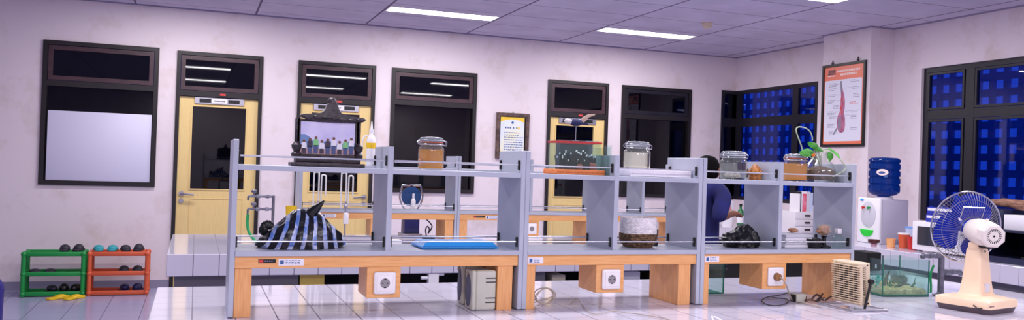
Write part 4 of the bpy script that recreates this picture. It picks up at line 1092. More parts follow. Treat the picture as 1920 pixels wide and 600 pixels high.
# cables
def cable(label, pts, r, mat, name='cable', k=8):
    o = MB().tube(smooth_path(pts, k), r, 8).build(name, mat); return tag(o, label, 'cable')
def bz(px, py, lift=.0062): v = at_z(px, py, ZB); return (v.x, v.y, ZB+lift)
g = [bz(*p) for p in ((1012, 577), (1006, 566))]
coilc = at_z(1021, 572, ZB)
pts = [(coilc.x-.06, coilc.y+.02, ZB+.004)]
for k in range(40):
    a = k*.62; pts.append((coilc.x+.045*math.cos(a)+.006*math.sin(k), coilc.y+.012*math.sin(a*.5), ZB+.040+.034*math.sin(a)))
pts.append((coilc.x-.05, coilc.y-.03, ZB+.004)); pts += [bz(*p) for p in ((1000, 586), (985, 590), (962, 590), (940, 588))]
cable('tangled grey cable coil standing beside the twin panels of the front shelves', pts, .0022, 'cable_beige', k=5)
pts = [bz(*p) for p in ((1068, 572), (1074, 566))]+[at(1083, 561, 3.42), bz(1090, 572), bz(1100, 583), bz(1112, 591), bz(1130, 590), bz(1150, 586), bz(1172, 589), bz(1200, 592), bz(1235, 598), bz(1262, 605)]
cable('long thin grey cable snaking over the tiles below the middle shelf unit', pts, .0022, 'cable_beige')
pts = [bz(*p) for p in ((1478, 551), (1460, 556), (1440, 559), (1428, 566), (1440, 574), (1462, 575), (1477, 569), (1474, 563), (1455, 561), (1446, 558))]
cable('dark cable looped on the tiles under the right socket box', pts, .0028, 'cable_dark')
sx = 2.53+.071
pts = [(sx, 3.331, .954), (sx+.012, 3.322, .945), (sx+.03, 3.318, .915)]+[bz(*p) for p in ((1486, 566), (1504, 570), (1518, 573), (1540, 578))]
cable('beige power cable running from the right socket to the fan heater', pts, .0035, 'cable_beige')
o = MB().cyl((sx, 3.336, .954), (sx, 3.3515, .954), .017, .019, 20).build('power_plug', 'brown_plug'); tag(o, 'round brown plug pushed into the right hand socket', 'plug')
c = at_z(1497, 566, ZB)
t = thing('power_adapter', 'small grey power adapter beside the heater cable', 'adapter', (c.x, c.y, ZB))
MB().box(c.x-.028, c.x+.028, c.y-.02, c.y+.02, ZB, ZB+.040, .004).build('body', 'old_beige', t); MB().box(c.x-.034, c.x-.0285, c.y-.018, c.y+.018, ZB+.003, ZB+.036, .002).build('end_cap', 'black', t)
m = MB(); rnd = random.Random(14); c = at_z(1528, 566, ZB)
for k in range(6):
    p0 = (c.x+rnd.uniform(-.08, .05), c.y-.012+rnd.uniform(-.01, .008), ZB+.008); p1 = (p0[0]+rnd.uniform(-.06, .06), p0[1]+rnd.uniform(-.02, .02), ZB+rnd.uniform(.012, .05)); p2 = (p1[0]+rnd.uniform(-.05, .05), p1[1], ZB+.008)
    m.tube(smooth_path([p0, p1, p2], 5), rnd.uniform(.003, .006), 7)
o = m.build('tangled_wires', 'wire_brown'); tag(o, 'tangle of brown and dark wires left of the fan heater', 'wires', kind='stuff')
c = at_z(1340, 603, ZB)
o = MB().tube(smooth_path([(c.x-.02, c.y-.03, ZB+.004), (c.x-.01, c.y, ZB+.008), (c.x, c.y+.02, ZB+.018), (c.x+.006, c.y+.03, ZB+.006), (c.x+.016, c.y+.024, ZB+.014), (c.x+.02, c.y-.02, ZB+.006)], 6), .0035, 8).build('white_cable', 'white'); tag(o, 'short white cable end at the bottom edge below the shelf joint', 'cable')
# little glass tank under the right unit
t = thing('empty_glass_tank', 'empty glass tank standing behind the leg of the right unit', 'glass tank', (2.36, 3.74, ZB))
m = MB(); x0, x1, y0, y1, z1 = 2.25, 2.512, 3.655, 3.80, ZB+.19
m.box(x0, x1, y0, y0+.004, ZB+.004, z1).box(x0, x1, y1-.004, y1, ZB+.004, z1).box(x0, x0+.004, y0+.004, y1-.004, ZB+.004, z1).box(x1-.004, x1, y0+.004, y1-.004, ZB+.004, z1).build('glass_walls', 'clear_green', t, 0)
MB().box(x0, x1, y0, y1, ZB, ZB+.004).build('glass_floor', 'glass_edge', t, 0)
m = MB()
for x in (x0, x1):
    for yy in (y0, y1): m.box(x-.003, x+.003, yy-.003, yy+.003, ZB+.002, z1)
m.build('edge_seal', 'glass_edge', t, 0)['kind'] = 'stuff'

# aquarium
rot = math.radians(-8); ax, ay = 3.475, 3.535
t = thing('aquarium', 'rectangular aquarium with sand, weed and shallow water beside the fan', 'aquarium', (0, 0, 0))
hx, hy, ah = .135, .115, .190
m = MB(); T = .004
m.box(-hx, hx, -hy, -hy+T, T, ah).box(-hx, hx, hy-T, hy, T, ah).box(-hx, -hx+T, -hy+T, hy-T, T, ah).box(hx-T, hx, -hy+T, hy-T, T, ah).box(-hx, hx, -hy, hy, 0, T)
m.build('glass_walls', 'clear_green', t, 0)
m = MB()
for x in (-hx, hx):
    for yy in (-hy, hy): m.box(x-.0025, x+.0025, yy-.0025, yy+.0025, .001, ah)
for yy in (-hy, hy): m.box(-hx, hx, yy-.0025, yy+.0025, .0, .010)
for x in (-hx, hx): m.box(x-.0025, x+.0025, -hy, hy, .0, .010)
m.build('edge_seal', 'glass_edge', t, 0)
m = MB(); m.box(-hx+T+.001, hx-T-.001, -hy+T+.001, hy-T-.001, T, .110); m.build('water', 'water', t, 0)
m = MB(); nx, ny = 28, 22; g = [[m.bm.verts.new((-hx+T+.002+(2*hx-2*T-.004)*i/nx, -hy+T+.002+(2*hy-2*T-.004)*j/ny, .034+.018*noise.noise(Vector((i*.22, j*.22, 1)))+.008*j/ny)) for j in range(ny+1)] for i in range(nx+1)]
for i in range(nx):
    for j in range(ny): m.bm.faces.new((g[i][j], g[i+1][j], g[i+1][j+1], g[i][j+1]))
b = [m.bm.verts.new((v.co.x, v.co.y, T+.001)) for v in (g[0][0], g[nx][0], g[nx][ny], g[0][ny])]
m.bm.faces.new(b)
for side in ([g[i][0] for i in range(nx+1)], [g[nx][j] for j in range(ny+1)], [g[i][ny] for i in range(nx, -1, -1)], [g[0][j] for j in range(ny, -1, -1)]):
    lo = [m.bm.verts.new((v.co.x, v.co.y, T+.001)) for v in side]
    for i in range(len(side)-1): m.bm.faces.new((side[i], side[i+1], lo[i+1], lo[i]))
m.build('sand', 'sand', t, 60)
m = MB(); m.ball((.035, .02, .075), (.022, .02, .026), 12, 8, .4, 3).ball((.10, .05, .065), (.028, .03, .03), 12, 8, .4, 3, 4).build('rock', 'rock', t)
MB().tube([(-.075, -.03, .035), (-.06, -.035, .07), (-.052, -.04, .105), (-.045, -.045, .125)], [.010, .009, .006, .002], 8).tube([(.0, -.05, .04), (.03, -.06, .06), (.07, -.06, .055)], [.006, .006, .003], 8).build('driftwood', 'soil', t)
m = MB(); rnd = random.Random(2)
for k in range(20):
    x, yy = rnd.uniform(-.12, .12), rnd.uniform(-.07, .09)
    m.tube([(x, yy, .04), (x+rnd.uniform(-.02, .02), yy+rnd.uniform(-.01, .01), .06), (x+rnd.uniform(-.03, .03), yy, rnd.uniform(.07, .10))], [.0035, .0035, .001], 5)
m.build('water_weed', 'weed', t)['kind'] = 'stuff'
m = MB()
for k in range(22):
    x, yy = -.115+rnd.uniform(-.012, .03), rnd.uniform(-.06, .08); m.ball((x, yy, rnd.uniform(.055, .10)), (.008, .006, .006), 8, 6, .4, 3, k)
m.build('teal_weed', 'teal_weed', t)['kind'] = 'stuff'
m = MB(); m.box(-hx-.012, -hx+.072, .0, hy+.02, .118, .215, .005); f_ = m.build('filter_box', 'black_matt', t, 0)
MB().box(-.10, -.092, -.003, -.0005, .132, .152).build('filter_label', 'paper_grey', f_, 0)
MB().tube([(-hx+.012, -.095, .21), (-hx+.012, -.095, .08)], .005, 10).build('heater_tube', 'pipe', t)
t.location = (ax, ay, ZB); t.rotation_euler = (0, 0, rot)

# tap on the near bench
tp = tap('grey pipe tap on the near bench, rising behind the desk fan', 3.70, 3.425, ZB, [(-.125, 1.042, .016), (.13, .955, .02)], r=.0155, cap=False)
h = MB(); h.tube(smooth_path([(3.665, 3.44, .99), (3.655, 3.45, .94), (3.66, 3.45, .88), (3.66, 3.45, .842)], 5), .006, 10).build('hose', 'hose_green', tp)
hb = at(1846, 571, 3.3)
h = MB(); h.tube(smooth_path([tuple(at(1832, 468, 3.38)), tuple(at(1838, 498, 3.37)), tuple(at(1846, 525, 3.33)), tuple(at(1852, 550, 3.28)), (at(1853, 572, 3.24).x, 3.24, ZB+.015)], 6), .013, 12)
o = h.build('green_hose', 'hose_green'); tag(o, 'thick green hose curving down right of the fan column', 'hose')
# desk fan
base_c = (3.485, 3.020)
t = thing('desk_fan', 'cream desk fan with blue blades seen from behind, on the near bench', 'fan', (0, 0, 0))
bw = .132
m = MB()
ol = [(-bw, -bw), (bw, -bw), (bw, bw), (-bw, bw)]
def rr(h0, h1, s0, s1, z0, z1, cr=.02):
    out = []
    for s, z in ((s0, z0), (s1, z1)):
        ring = []
        for (sx_, sy_, a0) in ((1, 1, 0), (-1, 1, 1), (-1, -1, 2), (1, -1, 3)):
            for k in range(5):
                a = a0*PI/2+k*PI/8; ring.append((sx_*(bw*s-cr)+cr*math.cos(a), sy_*(bw*s-cr)+cr*math.sin(a), z))
        out.append(ring)
    return out
def loft(mb, rings): mb.skinr([[mb.bm.verts.new(p) for p in r] for r in rings])
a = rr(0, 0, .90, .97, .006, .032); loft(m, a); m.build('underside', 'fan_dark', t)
m = MB(); r1 = rr(0, 0, 1.0, 1.0, .032, .060); r2 = rr(0, 0, .97, .62, .066, .078); loft(m, r1+r2); m.build('base', 'fan_cream', t)
m = MB()
def sq(cx, cy, wx, wy, z, cr=.012):
    ring = []
    for (sx_, sy_, a0) in ((1, 1, 0), (-1, 1, 1), (-1, -1, 2), (1, -1, 3)):
        for k in range(5):
            a = a0*PI/2+k*PI/8; ring.append((cx+sx_*(wx-cr)+cr*math.cos(a), cy+sy_*(wy-cr)+cr*math.sin(a), z))
    return ring
loft(m, [sq(0, .0, .076, .064, .074), sq(0, 0, .062, .052, .090), sq(0, 0, .052, .044, .16), sq(0, 0, .040, .036, .285), sq(0, 0, .034, .032, .30)]); m.build('column', 'fan_cream', t)
m = MB(); m.box(-.041, .041, -.026, .026, .285, .325, .008); m.cyl((0, -.034, .285), (0, .034, .285), .022, seg=20); m.build('neck', 'fan_cream', t)
m = MB(); m.cyl((0, -.037, .285), (0, -.033, .285), .006, seg=12); m.build('neck_screw', 'black', t)
MB().box(-.020, .020, -.0535, -.047, .095, .135).build('rating_label', 'paper_grey', t, 0)
m = MB(); m.tube([(-bw-.002, -.06, .045), (-bw-.004, -.08, .032), (-bw-.002, -.10, .036)], .003, 6); m.build('base_cable', 'cable_dark', t)
m = MB()
for k in range(4): m.box(-.13+.0+k*.010, -.124+k*.010, -bw-.0006, -bw+.0004, .044, .049)
m.build('lettering', 'print_dark', t, 0)
# head in its own turned frame
HD = Matrix.Translation((0, 0, .378)) @ Matrix.Rotation(math.radians(-18-12.9), 4, 'Z') @ Matrix.Rotation(math.radians(7), 4, 'X')   # +Y is the way the air goes
m = MB()
def yring(r, yy, seg=32, sx_=1.0, sz_=1.0): return [m.bm.verts.new((math.cos(2*PI*i/seg)*r*sx_, yy, math.sin(2*PI*i/seg)*r*sz_)) for i in range(seg)]
m.skinr([yring(.030, .05), yring(.052, .035), yring(.060, .0), yring(.062, -.05), yring(.060, -.085), yring(.055, -.092)]); m.xf(HD).build('motor_cover', 'fan_white', t)
m = MB(); m.skinr([yring(.056, -.088, 8, 1.12, 1.0), yring(.056, -.120, 8, 1.12, 1.0), yring(.047, -.128, 8, 1.12, 1.0)]); m.xf(HD @ Matrix.Rotation(PI/8, 4, 'Y')).build('rear_cap', 'fan_white', t, 30)
m = MB()
for k in range(22):
    a = 2*PI*k/22; c_, s_ = math.cos(a), math.sin(a)
    m.prism([(c_*.024-s_*.0016, -.1292, s_*.024+c_*.0016), (c_*.024+s_*.0016, -.1292, s_*.024-c_*.0016), (c_*.035+s_*.0016, -.1292, s_*.035-c_*.0016), (c_*.035-s_*.0016, -.1292, s_*.035+c_*.0016)], (0, .002, 0))
m.cyl((0, -.1295, 0), (0, -.127, 0), .005, seg=10)
m.xf(HD).build('vent_slots', 'black', t, 0)['kind'] = 'stuff'
m = MB()
for k in range(5): m.box(-.028+k*.012, -.020+k*.012, -.1, -.06, -.0635, -.058)
m.xf(HD).build('lower_vents', 'black', t, 0)['kind'] = 'stuff'
m = MB(); m.box(-.006, .006, -.07, -.058, .056, .070, .002); m.xf(HD).build('swing_knob', 'fan_white', t)
# blades
for k in range(3):
    m = MB(); a0 = math.radians(195+120*k); rows = []
    NB = 14
    for i in range(NB+1):
        u = i/NB; r = .026+.136*u
        half = .16+.88*math.sin(PI*min(1, u*.86+.10))**.8*(1 if u < .8 else math.cos((u-.8)/.2*PI/2*.75))
        rows.append([m.bm.verts.new((math.cos(a0+half*v)*r, .105+.018*v*(1-.3*u), math.sin(a0+half*v)*r)) for v in (-1, -.6, -.2, .2, .6, 1)])
    for p, q in zip(rows, rows[1:]):
        for i in range(5): m.bm.faces.new((p[i], p[i+1], q[i+1], q[i]))
    bmesh.ops.solidify(m.bm, geom=list(m.bm.faces), thickness=.002)
    m.xf(HD).build('blade', 'fan_blade', t)
m = MB(); m.skinr([yring(.028, .06), yring(.030, .12), yring(.018, .135)]); m.xf(HD).build('hub', 'fan_blade', t)
def cage(R0, spokes, y_of, name):
    m = MB()
    for k in range(spokes):
        a = 2*PI*k/spokes; c_, s_ = math.cos(a), math.sin(a)
        m.tube([(c_*r*R0, y_of(r), s_*r*R0) for r in (.30, .55, .8, .95, 1.0)], .0010, 5)
    for r in (.34, .80): m.tube([(math.cos(2*PI*i/64)*r*R0, y_of(r), math.sin(2*PI*i/64)*r*R0) for i in range(64)], .0016, 6, closed=True)
    m.xf(HD).build(name, 'guard_wire', t)
RG = .172
cage(RG, 72, lambda r: .045+.055*max(0, (r-.45)/.55)**2, 'rear_guard')
cage(RG, 48, lambda r: .165-.062*max(0, (r-.45)/.55)**2, 'front_guard')
m = MB(); m.tube([(math.cos(2*PI*i/80)*RG, .102, math.sin(2*PI*i/80)*RG) for i in range(80)], .0042, 8, closed=True); m.xf(HD).build('guard_rim', 'chrome', t)
m = MB(); m.tube([(-.068, .040, .055), (-.068, .02, .108), (.035, .02, .108), (.035, .040, .055)], .003, 8); m.xf(HD).build('carry_handle', 'chrome', t)
t.location = (*base_c, ZB-.006); t.rotation_euler = (0, 0, math.radians(12.9))
# ------------------------------------------------------------------ things on the right hand counter
# water dispenser
x0, x1, y0, y1 = 5.98, 6.33, 6.25, 6.53
t = thing('water_dispenser', 'white water dispenser with a blue bottle, on the counter by the pillar', 'water dispenser', (x0, y0, ZB))
H = 1.245
m = MB(); m.box(x0+.03, x1, y0, y1, ZB, H, .010, 2); m.build('cabinet', 'grey_cabinet', t)
m = MB(); m.box(x0, x0+.035, y0-.003, y1+.003, ZB, H+.012, .012, 3).build('front_panel', 'white', t)
yc = (y0+y1)/2
m = MB(); m.prism([(x0-.003, yc+.095*math.cos(a), 1.10+.125*math.sin(a)) for a in [2*PI*i/36 for i in range(36)]], (.006, 0, 0), .001); m.build('tap_recess', 'panel_grey', t)
for dy, mt in ((.05, 'red'), (-.02, 'green')):
    MB().cyl((x0-.03, yc+dy, 1.165), (x0, yc+dy, 1.165), .009, seg=12).cyl((x0-.026, yc+dy, 1.145), (x0-.026, yc+dy, 1.165), .006, seg=10).build('tap', mt, t)
MB().box(x0-.004, x0-.0, y1-.075, y1-.035, 1.225, 1.245).build('badge', 'blue', t, 0)
m = MB(); m.prism([(x0-.012, yc+.080*math.cos(a)+.01, .955+.065*math.sin(a)) for a in [PI+PI*i/20 for i in range(21)]], (.014, 0, 0), .002); m.build('drip_tray', 'bright_green', t)
bc = ((x0+x1)/2, yc-.005)
MB().lathe([(.06, H-.005), (.085, H), (.085, H+.02), (.05, H+.028)], (*bc, 0), 28).build('collar', 'white', t)
prof = [(.035, H+.015), (.045, H+.028), (.11, H+.045), (.138, H+.07)]
z = H+.085
for k in range(4):
    prof += [(.141, z), (.141, z+.045), (.131, z+.053), (.131, z+.060), (.141, z+.068)]; z += .068
prof += [(.139, z+.02), (.12, z+.037), (.02, z+.043), (.001, z+.043)]
MB().lathe(prof, (*bc, 0), 40).build('bottle', 'water_bottle', t, 50)
m = MB(); a = math.atan2(-bc[1], -bc[0])-.12
u = Vector((math.cos(a), math.sin(a), 0)); s_ = Vector((-u.y, u.x, 0)); cc = Vector((*bc, H+.255))+u*.141
m.prism([cc+s_*(.052*math.cos(q))+Vector((0, 0, .030*math.sin(q))) for q in [2*PI*i/24 for i in range(24)]], u*.004)
m.build('emblem', 'print_white', t)
m = MB(); m.prism([cc+u*.004+s_*(.03*math.cos(q)-.005)+Vector((0, 0, .012*math.sin(q)-.002)) for q in [2*PI*i/16 for i in range(16)]], u*.001); m.prism([cc+s_*(.03+.02*math.cos(q))+Vector((0, 0, -.035+.012*math.sin(q))) for q in [2*PI*i/14 for i in range(14)]], u*.004)
m.build('emblem_mark', 'print_blue', t)

# microwave
x0, x1, y0, y1, z0, z1 = 5.80, 6.18, 5.10, 5.68, ZB+.012, ZB+.255
t = thing('microwave', 'white microwave oven with dark door, on the counter left of the fan', 'microwave', (x0, y0, ZB))
m = MB(); m.box(x0+.02, x1, y0, y1, z0, z1, .008, 2)
m.build('housing', 'white', t)
MB().box(x0, x0+.022, y0, y1, z0, z1, .006, 2).build('door', 'white', t)
MB().box(x0-.004, x0+.002, y0+.14, y1-.055, z0+.045, z1-.040, .002, 1).build('door_window', 'oven_glass', t, 0)
MB().box(x0-.003, x0+.002, y0+.015, y0+.11, z0+.03, z1-.03, .002, 1).build('control_panel', 'panel_grey', t, 0)
for yy in (y0+.05, y1-.05): MB().cyl((x0+.05, yy, ZB), (x0+.05, yy, z0+.004), .014, seg=12).cyl((x1-.05, yy, ZB), (x1-.05, yy, z0+.004), .014, seg=12).build('foot', 'black', t)['kind'] = 'stuff'
bxs = [('lower blue and white carton on top of the microwave', 0), ('upper blue and white carton on top of the microwave', 1)]
zz = z1+.0007
for lb, k in bxs:
    t = thing('carton', lb, 'box', (5.95, 5.45, zz), 'blue and white cartons on the microwave')
    MB().box(5.84, 6.06, 5.20, 5.58-.01*k, zz, zz+.062, .003).build('box', 'blue_carton', t)
    MB().box(5.8385, 5.8405, 5.21, 5.57-.01*k, zz+.034, zz+.056).build('white_band', 'paper', t, 0)
    MB().box(5.8375, 5.8388, 5.33, 5.46, zz+.008, zz+.022).build('printing', 'print_grey', t, 0)
    zz += .0628
# orange tubs, red cup, pale blue lid things
def tub(label, x, yy, r, h, mat, lidmat=None, name='tub'):
    t = thing(name, label, name, (x, yy, ZB))
    MB().lathe([(r*.82, 0), (r, h*.9), (r*1.05, h), (r*.93, h), (r*.78, .004)], (x, yy, ZB), 24).build('body', mat, t)
    if lidmat: MB().lathe([(r*1.06, h), (r*1.08, h+.006), (r*1.06, h+.012), (.001, h+.014)], (x, yy, ZB), 24).build('lid', lidmat, t)
    return t
tub('small pale orange tub left of the bright orange one', 5.86, 5.98, .040, .075, 'amber_plastic')
tub('bright orange tub with a white lid between the dispenser and the microwave', 5.93, 5.90, .048, .12, 'orange', 'white')
tub('red plastic cup beside the microwave', 5.88, 5.75, .045, .11, 'red', None, 'cup')
t = tub('pale blue bowl stacked up behind the orange tub', 6.12, 5.97, .075, .17, 'pale_blue', 'pale_blue_lid', 'bowl')
c = at_x(1647, 460, 5.78)
t = thing('brown_bowl', 'small dark brown bowl with a pink foot on the counter edge below the dispenser', 'bowl', (5.80, c.y, ZB))
MB().lathe([(.025, 0), (.03, .012), (.022, .020)], (5.80, 6.12, ZB), 20).build('foot', 'pink_foot', t)
MB().lathe([(.022, .020), (.05, .028), (.052, .055), (.046, .055), (.02, .03)], (5.80, 6.12, ZB), 24).build('bowl', 'brown_glaze', t)
t = thing('gas_lighter', 'grey kitchen tongs lying right of the dispenser', 'tongs', (6.10, 6.15, ZB))
MB().tube([(6.02, 6.20, ZB+.012), (6.10, 6.14, ZB+.03), (6.22, 6.10, ZB+.014)], .008, 8).tube([(6.02, 6.20, ZB+.02), (6.10, 6.14, ZB+.05), (6.22, 6.11, ZB+.02)], .006, 8).build('arm', 'pipe', t)
t.name = 'tongs'
# clear cups left of dispenser
c = at_x(1608, 452, 5.80)
t = thing('clear_beaker', 'clear plastic jug with a teal handle left of the dispenser', 'jug', (5.86, 6.78, ZB))
MB().lathe([(.05, 0), (.062, .01), (.066, .15), (.062, .15), (.058, .012), (.0, .008)], (5.86, 6.78, ZB), 24).build('body', 'clear_green', t)
MB().tube([(5.80, 6.83, ZB+.13), (5.765, 6.855, ZB+.12), (5.765, 6.855, ZB+.06), (5.80, 6.83, ZB+.04)], .009, 8).build('handle', 'cyan', t)
t.name = 'plastic_jug'
# drawers with books, picture box, bottle, bucket
x0, x1, y0, y1 = 5.915, 6.22, 7.36, 7.64
t = thing('drawer_cabinet', 'small white drawer cabinet behind the right shelf unit', 'drawer cabinet', (x0, y0, ZB))
H = ZB+.235
MB().box(x0, x1, y0, y1, ZB, H, .004).build('body', 'cab_white', t)
for k in range(3):
    z = ZB+.012+k*.074
    d = MB().box(x0+.008, x1-.008, y0-.010, y0, z, z+.066, .003).build('drawer', 'cab_white', t)
    MB().box(x0+.12, x0+.19, y0-.018, y0-.009, z+.026, z+.044, .003).build('handle', 'black', d, 0)
zz = H
BK = [('white', 'white slim book at the left of the row on the drawer cabinet', .018), ('black', 'black slim book second in the row on the drawer cabinet', .012), ('paper', 'white book third in the row on the drawer cabinet', .016), ('red_print', 'red-pink book leaning in the row on the drawer cabinet', .05), ('paper_grey', 'thick pale book near the right end of the row on the drawer cabinet', .05), ('pale_blue', 'pale blue book at the right end of the row on the drawer cabinet', .035)]
x = x0+.055
for k, (mt, lb, w_) in enumerate(BK):
    hh = .19+.012*((k*5) % 3)
    t = thing('book', lb, 'book', (x, 7.42, zz), 'books on the drawer cabinet')
    MB().box(x, x+.0015, 7.37, 7.52, zz+.0006, zz+hh).box(x+w_-.0035, x+w_-.002, 7.37, 7.52, zz+.0006, zz+hh).box(x, x+w_-.002, 7.3685, 7.37, zz+.0006, zz+hh).build('cover', mt, t, 0)
    MB().box(x+.0018, x+w_-.0038, 7.372, 7.516, zz+.004, zz+hh-.004).build('pages', 'paper', t, 0)
    x += w_
t = thing('picture_carton', 'white carton with a red and pink picture, beyond the person\'s hand', 'box', (5.80, 8.6, ZB))
MB().box(5.70, 5.965, 8.52, 8.70, ZB, 1.125, .004).build('box', 'paper', t)
m = MB(); m.ball((5.88, 8.519, 1.02), (.055, .003, .06), 18, 10).ball((5.79, 8.519, .93), (.05, .003, .03), 14, 8); m.build('printed_picture', 'red_print', t)
m = MB(); m.ball((5.83, 8.5165, .985), (.035, .002, .035), 14, 8); m.build('printed_patch', 'print_blue', t)
MB().ball((5.885, 8.5155, 1.065), (.026, .002, .024), 14, 8).build('printed_flame', 'yellow', t)
t = thing('green_bottle', 'green bottle with a dark cap left of the right divider', 'bottle', (6.015, 8.45, ZB))
MB().lathe([(.036, 0), (.040, .008), (.040, .15), (.030, .185), (.014, .205), (.014, .235)], (6.015, 8.45, ZB), 24).build('body', 'green_glass', t)
MB().cyl((6.015, 8.45, ZB+.235), (6.015, 8.45, ZB+.262), .017, seg=16).build('cap', 'black', t)
MB().lathe([(.0405, .04), (.0408, .042), (.0408, .12), (.0405, .122)], (6.015, 8.45, ZB), 24).build('label', 'white', t)
t = thing('white_bucket', 'small white bucket standing in front of the picture carton', 'bucket', (5.73, 8.30, ZB))
MB().lathe([(.058, 0), (.072, .12), (.077, .125), (.069, .125), (.055, .006)], (5.73, 8.30, ZB), 24).build('body', 'white', t)
MB().tube([(5.73+.074*math.cos(a), 8.30+.074*math.sin(a), ZB+.118) for a in [2*PI*i/28 for i in range(28)]], .0045, 8, closed=True).build('rim', 'white', t)
# things at the far right behind the fan
t = thing('open_crate', 'dark navy open crate on the counter behind the fan', 'crate', (6.0, 4.55, ZB))
m = MB(); x0, x1, y0, y1, z0, z1 = 5.74, 6.30, 4.05, 5.06, ZB, ZB+.235
m.box(x0, x1, y0, y1, z0, z0+.03).box(x0, x1, y0, y0+.02, z0+.03, z1).box(x0, x1, y1-.02, y1, z0+.03, z1).box(x1-.02, x1, y0+.02, y1-.02, z0+.03, z1).box(x0, x1, y0, y1, z1, z1+.016)
m.build('box', 'navy_board', t, 0)
MB().box(x0, x0+.02, y0+.02, y1-.02, z0+.03, z0+.045).build('front_lip', 'navy_board', t, 0)
t = thing('leather_shoe', 'brown leather shoe lying in the navy crate', 'shoe', (5.86, 4.5, ZB+.05))
m = MB(); m.ball((5.86, 4.48, ZB+.100), (.05, .13, .045), 18, 12).ball((5.86, 4.60, ZB+.112), (.042, .06, .055), 14, 10); m.build('upper', 'leather', t)
MB().box(5.815, 5.905, 4.36, 4.66, ZB+.051, ZB+.064, .004).build('sole', 'black', t)
t.location.z = ZB+.04
for k, (ya, yb_, lb) in enumerate(((4.62, 4.80, 'white paper carton on the navy crate, nearer the fan hub'), (4.30, 4.60, 'white paper carton on the navy crate at the right edge'))):
    o = MB().box(5.80, 6.02, ya, yb_, ZB+.2517, ZB+.365, .003).build('paper_carton', 'paper'); tag(o, lb, 'box', 'white cartons on the navy crate')
m = MB(); m.tube(smooth_path([(5.96, 5.04, ZB+.455), (5.95, 4.80, ZB+.44), (5.95, 4.55, ZB+.425), (5.96, 4.25, ZB+.43)], 4), [.02, .026, .030, .034, .040, .044, .042, .046, .048, .046, .046, .044, .036], 12)
for v in m.bm.verts: v.co += Vector((.01, 0, .012))*noise.noise(v.co*14)
o = m.build('driftwood', 'bark'); tag(o, 'long piece of brown driftwood lying across boxes behind the fan', 'driftwood')
o = MB().box(5.82, 6.10, 4.10, 4.28, ZB+.2517, ZB+.378, .003).build('blue_carton', 'blue_carton'); tag(o, 'blue carton carrying the right end of the driftwood', 'box')
o = MB().box(5.84, 6.08, 4.84, 5.03, ZB+.2517, ZB+.400, .003).build('blue_carton', 'navy_board'); tag(o, 'dark blue carton carrying the left end of the driftwood', 'box')

# ------------------------------------------------------------------ shoe racks and sandals
def rack(label, x0, x1, y0, y1, mat):
    t = thing('shoe_rack', label, 'shoe rack', ((x0+x1)/2, (y0+y1)/2, 0), 'shoe racks along the back wall')
    r = .021
    for x in (x0+r, x1-r):
        for yy in (y0+r, y1-r):
            m = MB(); m.cyl((x, yy, .004), (x, yy, .435), r, seg=14)
            m.build('post', mat, t)
            m = MB()
            for z in (.028, .225, .422): m.ball((x, yy, z), r*1.25, 12, 8)
            m.build('corner_joint', mat, t)['kind'] = 'stuff'
    for z in (.028, .225, .422):
        m = MB()
        for yy in (y0+r, y1-r): m.box(x0+r, x1-r, yy-.010, yy+.010, z-.022, z+.022, .007)
        for x in (x0+r, x1-r): m.box(x-.010, x+.010, y0+r, y1-r, z-.022, z+.022, .007)
        n = 6
        for k in range(n):
            yy = y0+.045+(y1-y0-.09)*k/(n-1); m.box(x0+r, x1-r, yy-.009, yy+.009, z-.012, z-.002)
        m.build('tier', mat, t, 30)
    return t
rack('green two-tier plastic shoe rack against the back wall', -1.572, -1.000, 9.50, 9.78, 'green')
rack('orange two-tier plastic shoe rack right of the green one', -.985, -.410, 9.50, 9.78, 'orange')
def sandal(label, x, yy, z, mat, rz=0, closed=False, group=None, flip=1, dark=None, L=.21, tall=1.0):
    t = thing('sandal', label, 'sandal', (0, 0, 0), group)
    pts = [(0, -.5), (.26, -.47), (.36, -.36), (.33, -.1), (.42, .15), (.45, .32), (.34, .46), (.1, .5), (-.12, .49), (-.32, .42), (-.42, .25), (-.38, .05), (-.30, -.12), (-.34, -.36), (-.24, -.47)]
    m = MB(); m.prism([(a*.115*flip, b*L, .001) for a, b in pts], (0, 0, .020), .004); m.build('sole', mat, t)
    if closed:
        m = MB(); m.ball((0, .035, .040), (.046, .062, .036*tall), 16, 10).ball((0, -.04, .044), (.040, .058, .040*tall), 16, 10)
        for v in m.bm.verts: v.co.z = max(v.co.z, .012)
        m.build('upper', dark or mat, t)
    else:
        m = MB(); m.ball((0, .035, .020), (.049, .050, .036*tall), 18, 12).ball((0, -.01, .018), (.046, .028, .028*tall), 16, 10)
        for v in m.bm.verts: v.co.z = max(v.co.z, .014)
        m.build('strap', dark or mat, t)
    t.location = (x, yy, z); t.rotation_euler = (0, 0, rz); return t
Z0, Z1, Z2 = .0265, .2235, .4205
zt = .4455
sandal('left black sandal of the pair on top of the green rack', -1.205, 9.63, zt, 'dark_rubber', .08, group=None, tall=1.15, flip=-1)
sandal('right black sandal of the pair on top of the green rack', -1.085, 9.63, zt, 'dark_rubber', -.1, tall=1.25)
sandal('left teal sandal of the pair on top of the orange rack', -.895, 9.63, zt, 'cyan', .12, flip=-1)
sandal('right teal sandal of the pair on top of the orange rack', -.770, 9.63, zt, 'cyan', -.05)
sandal('left black strappy sandal at the right end on top of the orange rack', -.642, 9.63, zt, 'dark_rubber', .15, flip=-1)
sandal('right black strappy sandal at the right end on top of the orange rack', -.525, 9.63, zt, 'dark_rubber', -.1, tall=1.35)
sandal('left dark sandal on the middle tier of the orange rack', -.652, 9.64, Z1+.001, 'dark_rubber', .1, flip=-1, tall=1.2)
sandal('right dark sandal on the middle tier of the orange rack', -.530, 9.64, Z1+.001, 'dark_rubber', -.1, tall=1.2)
sandal('left navy shoe on the bottom tier of the orange rack', -.640, 9.64, Z0+.001, 'navy_rubber', .1, True, flip=-1, tall=.8)
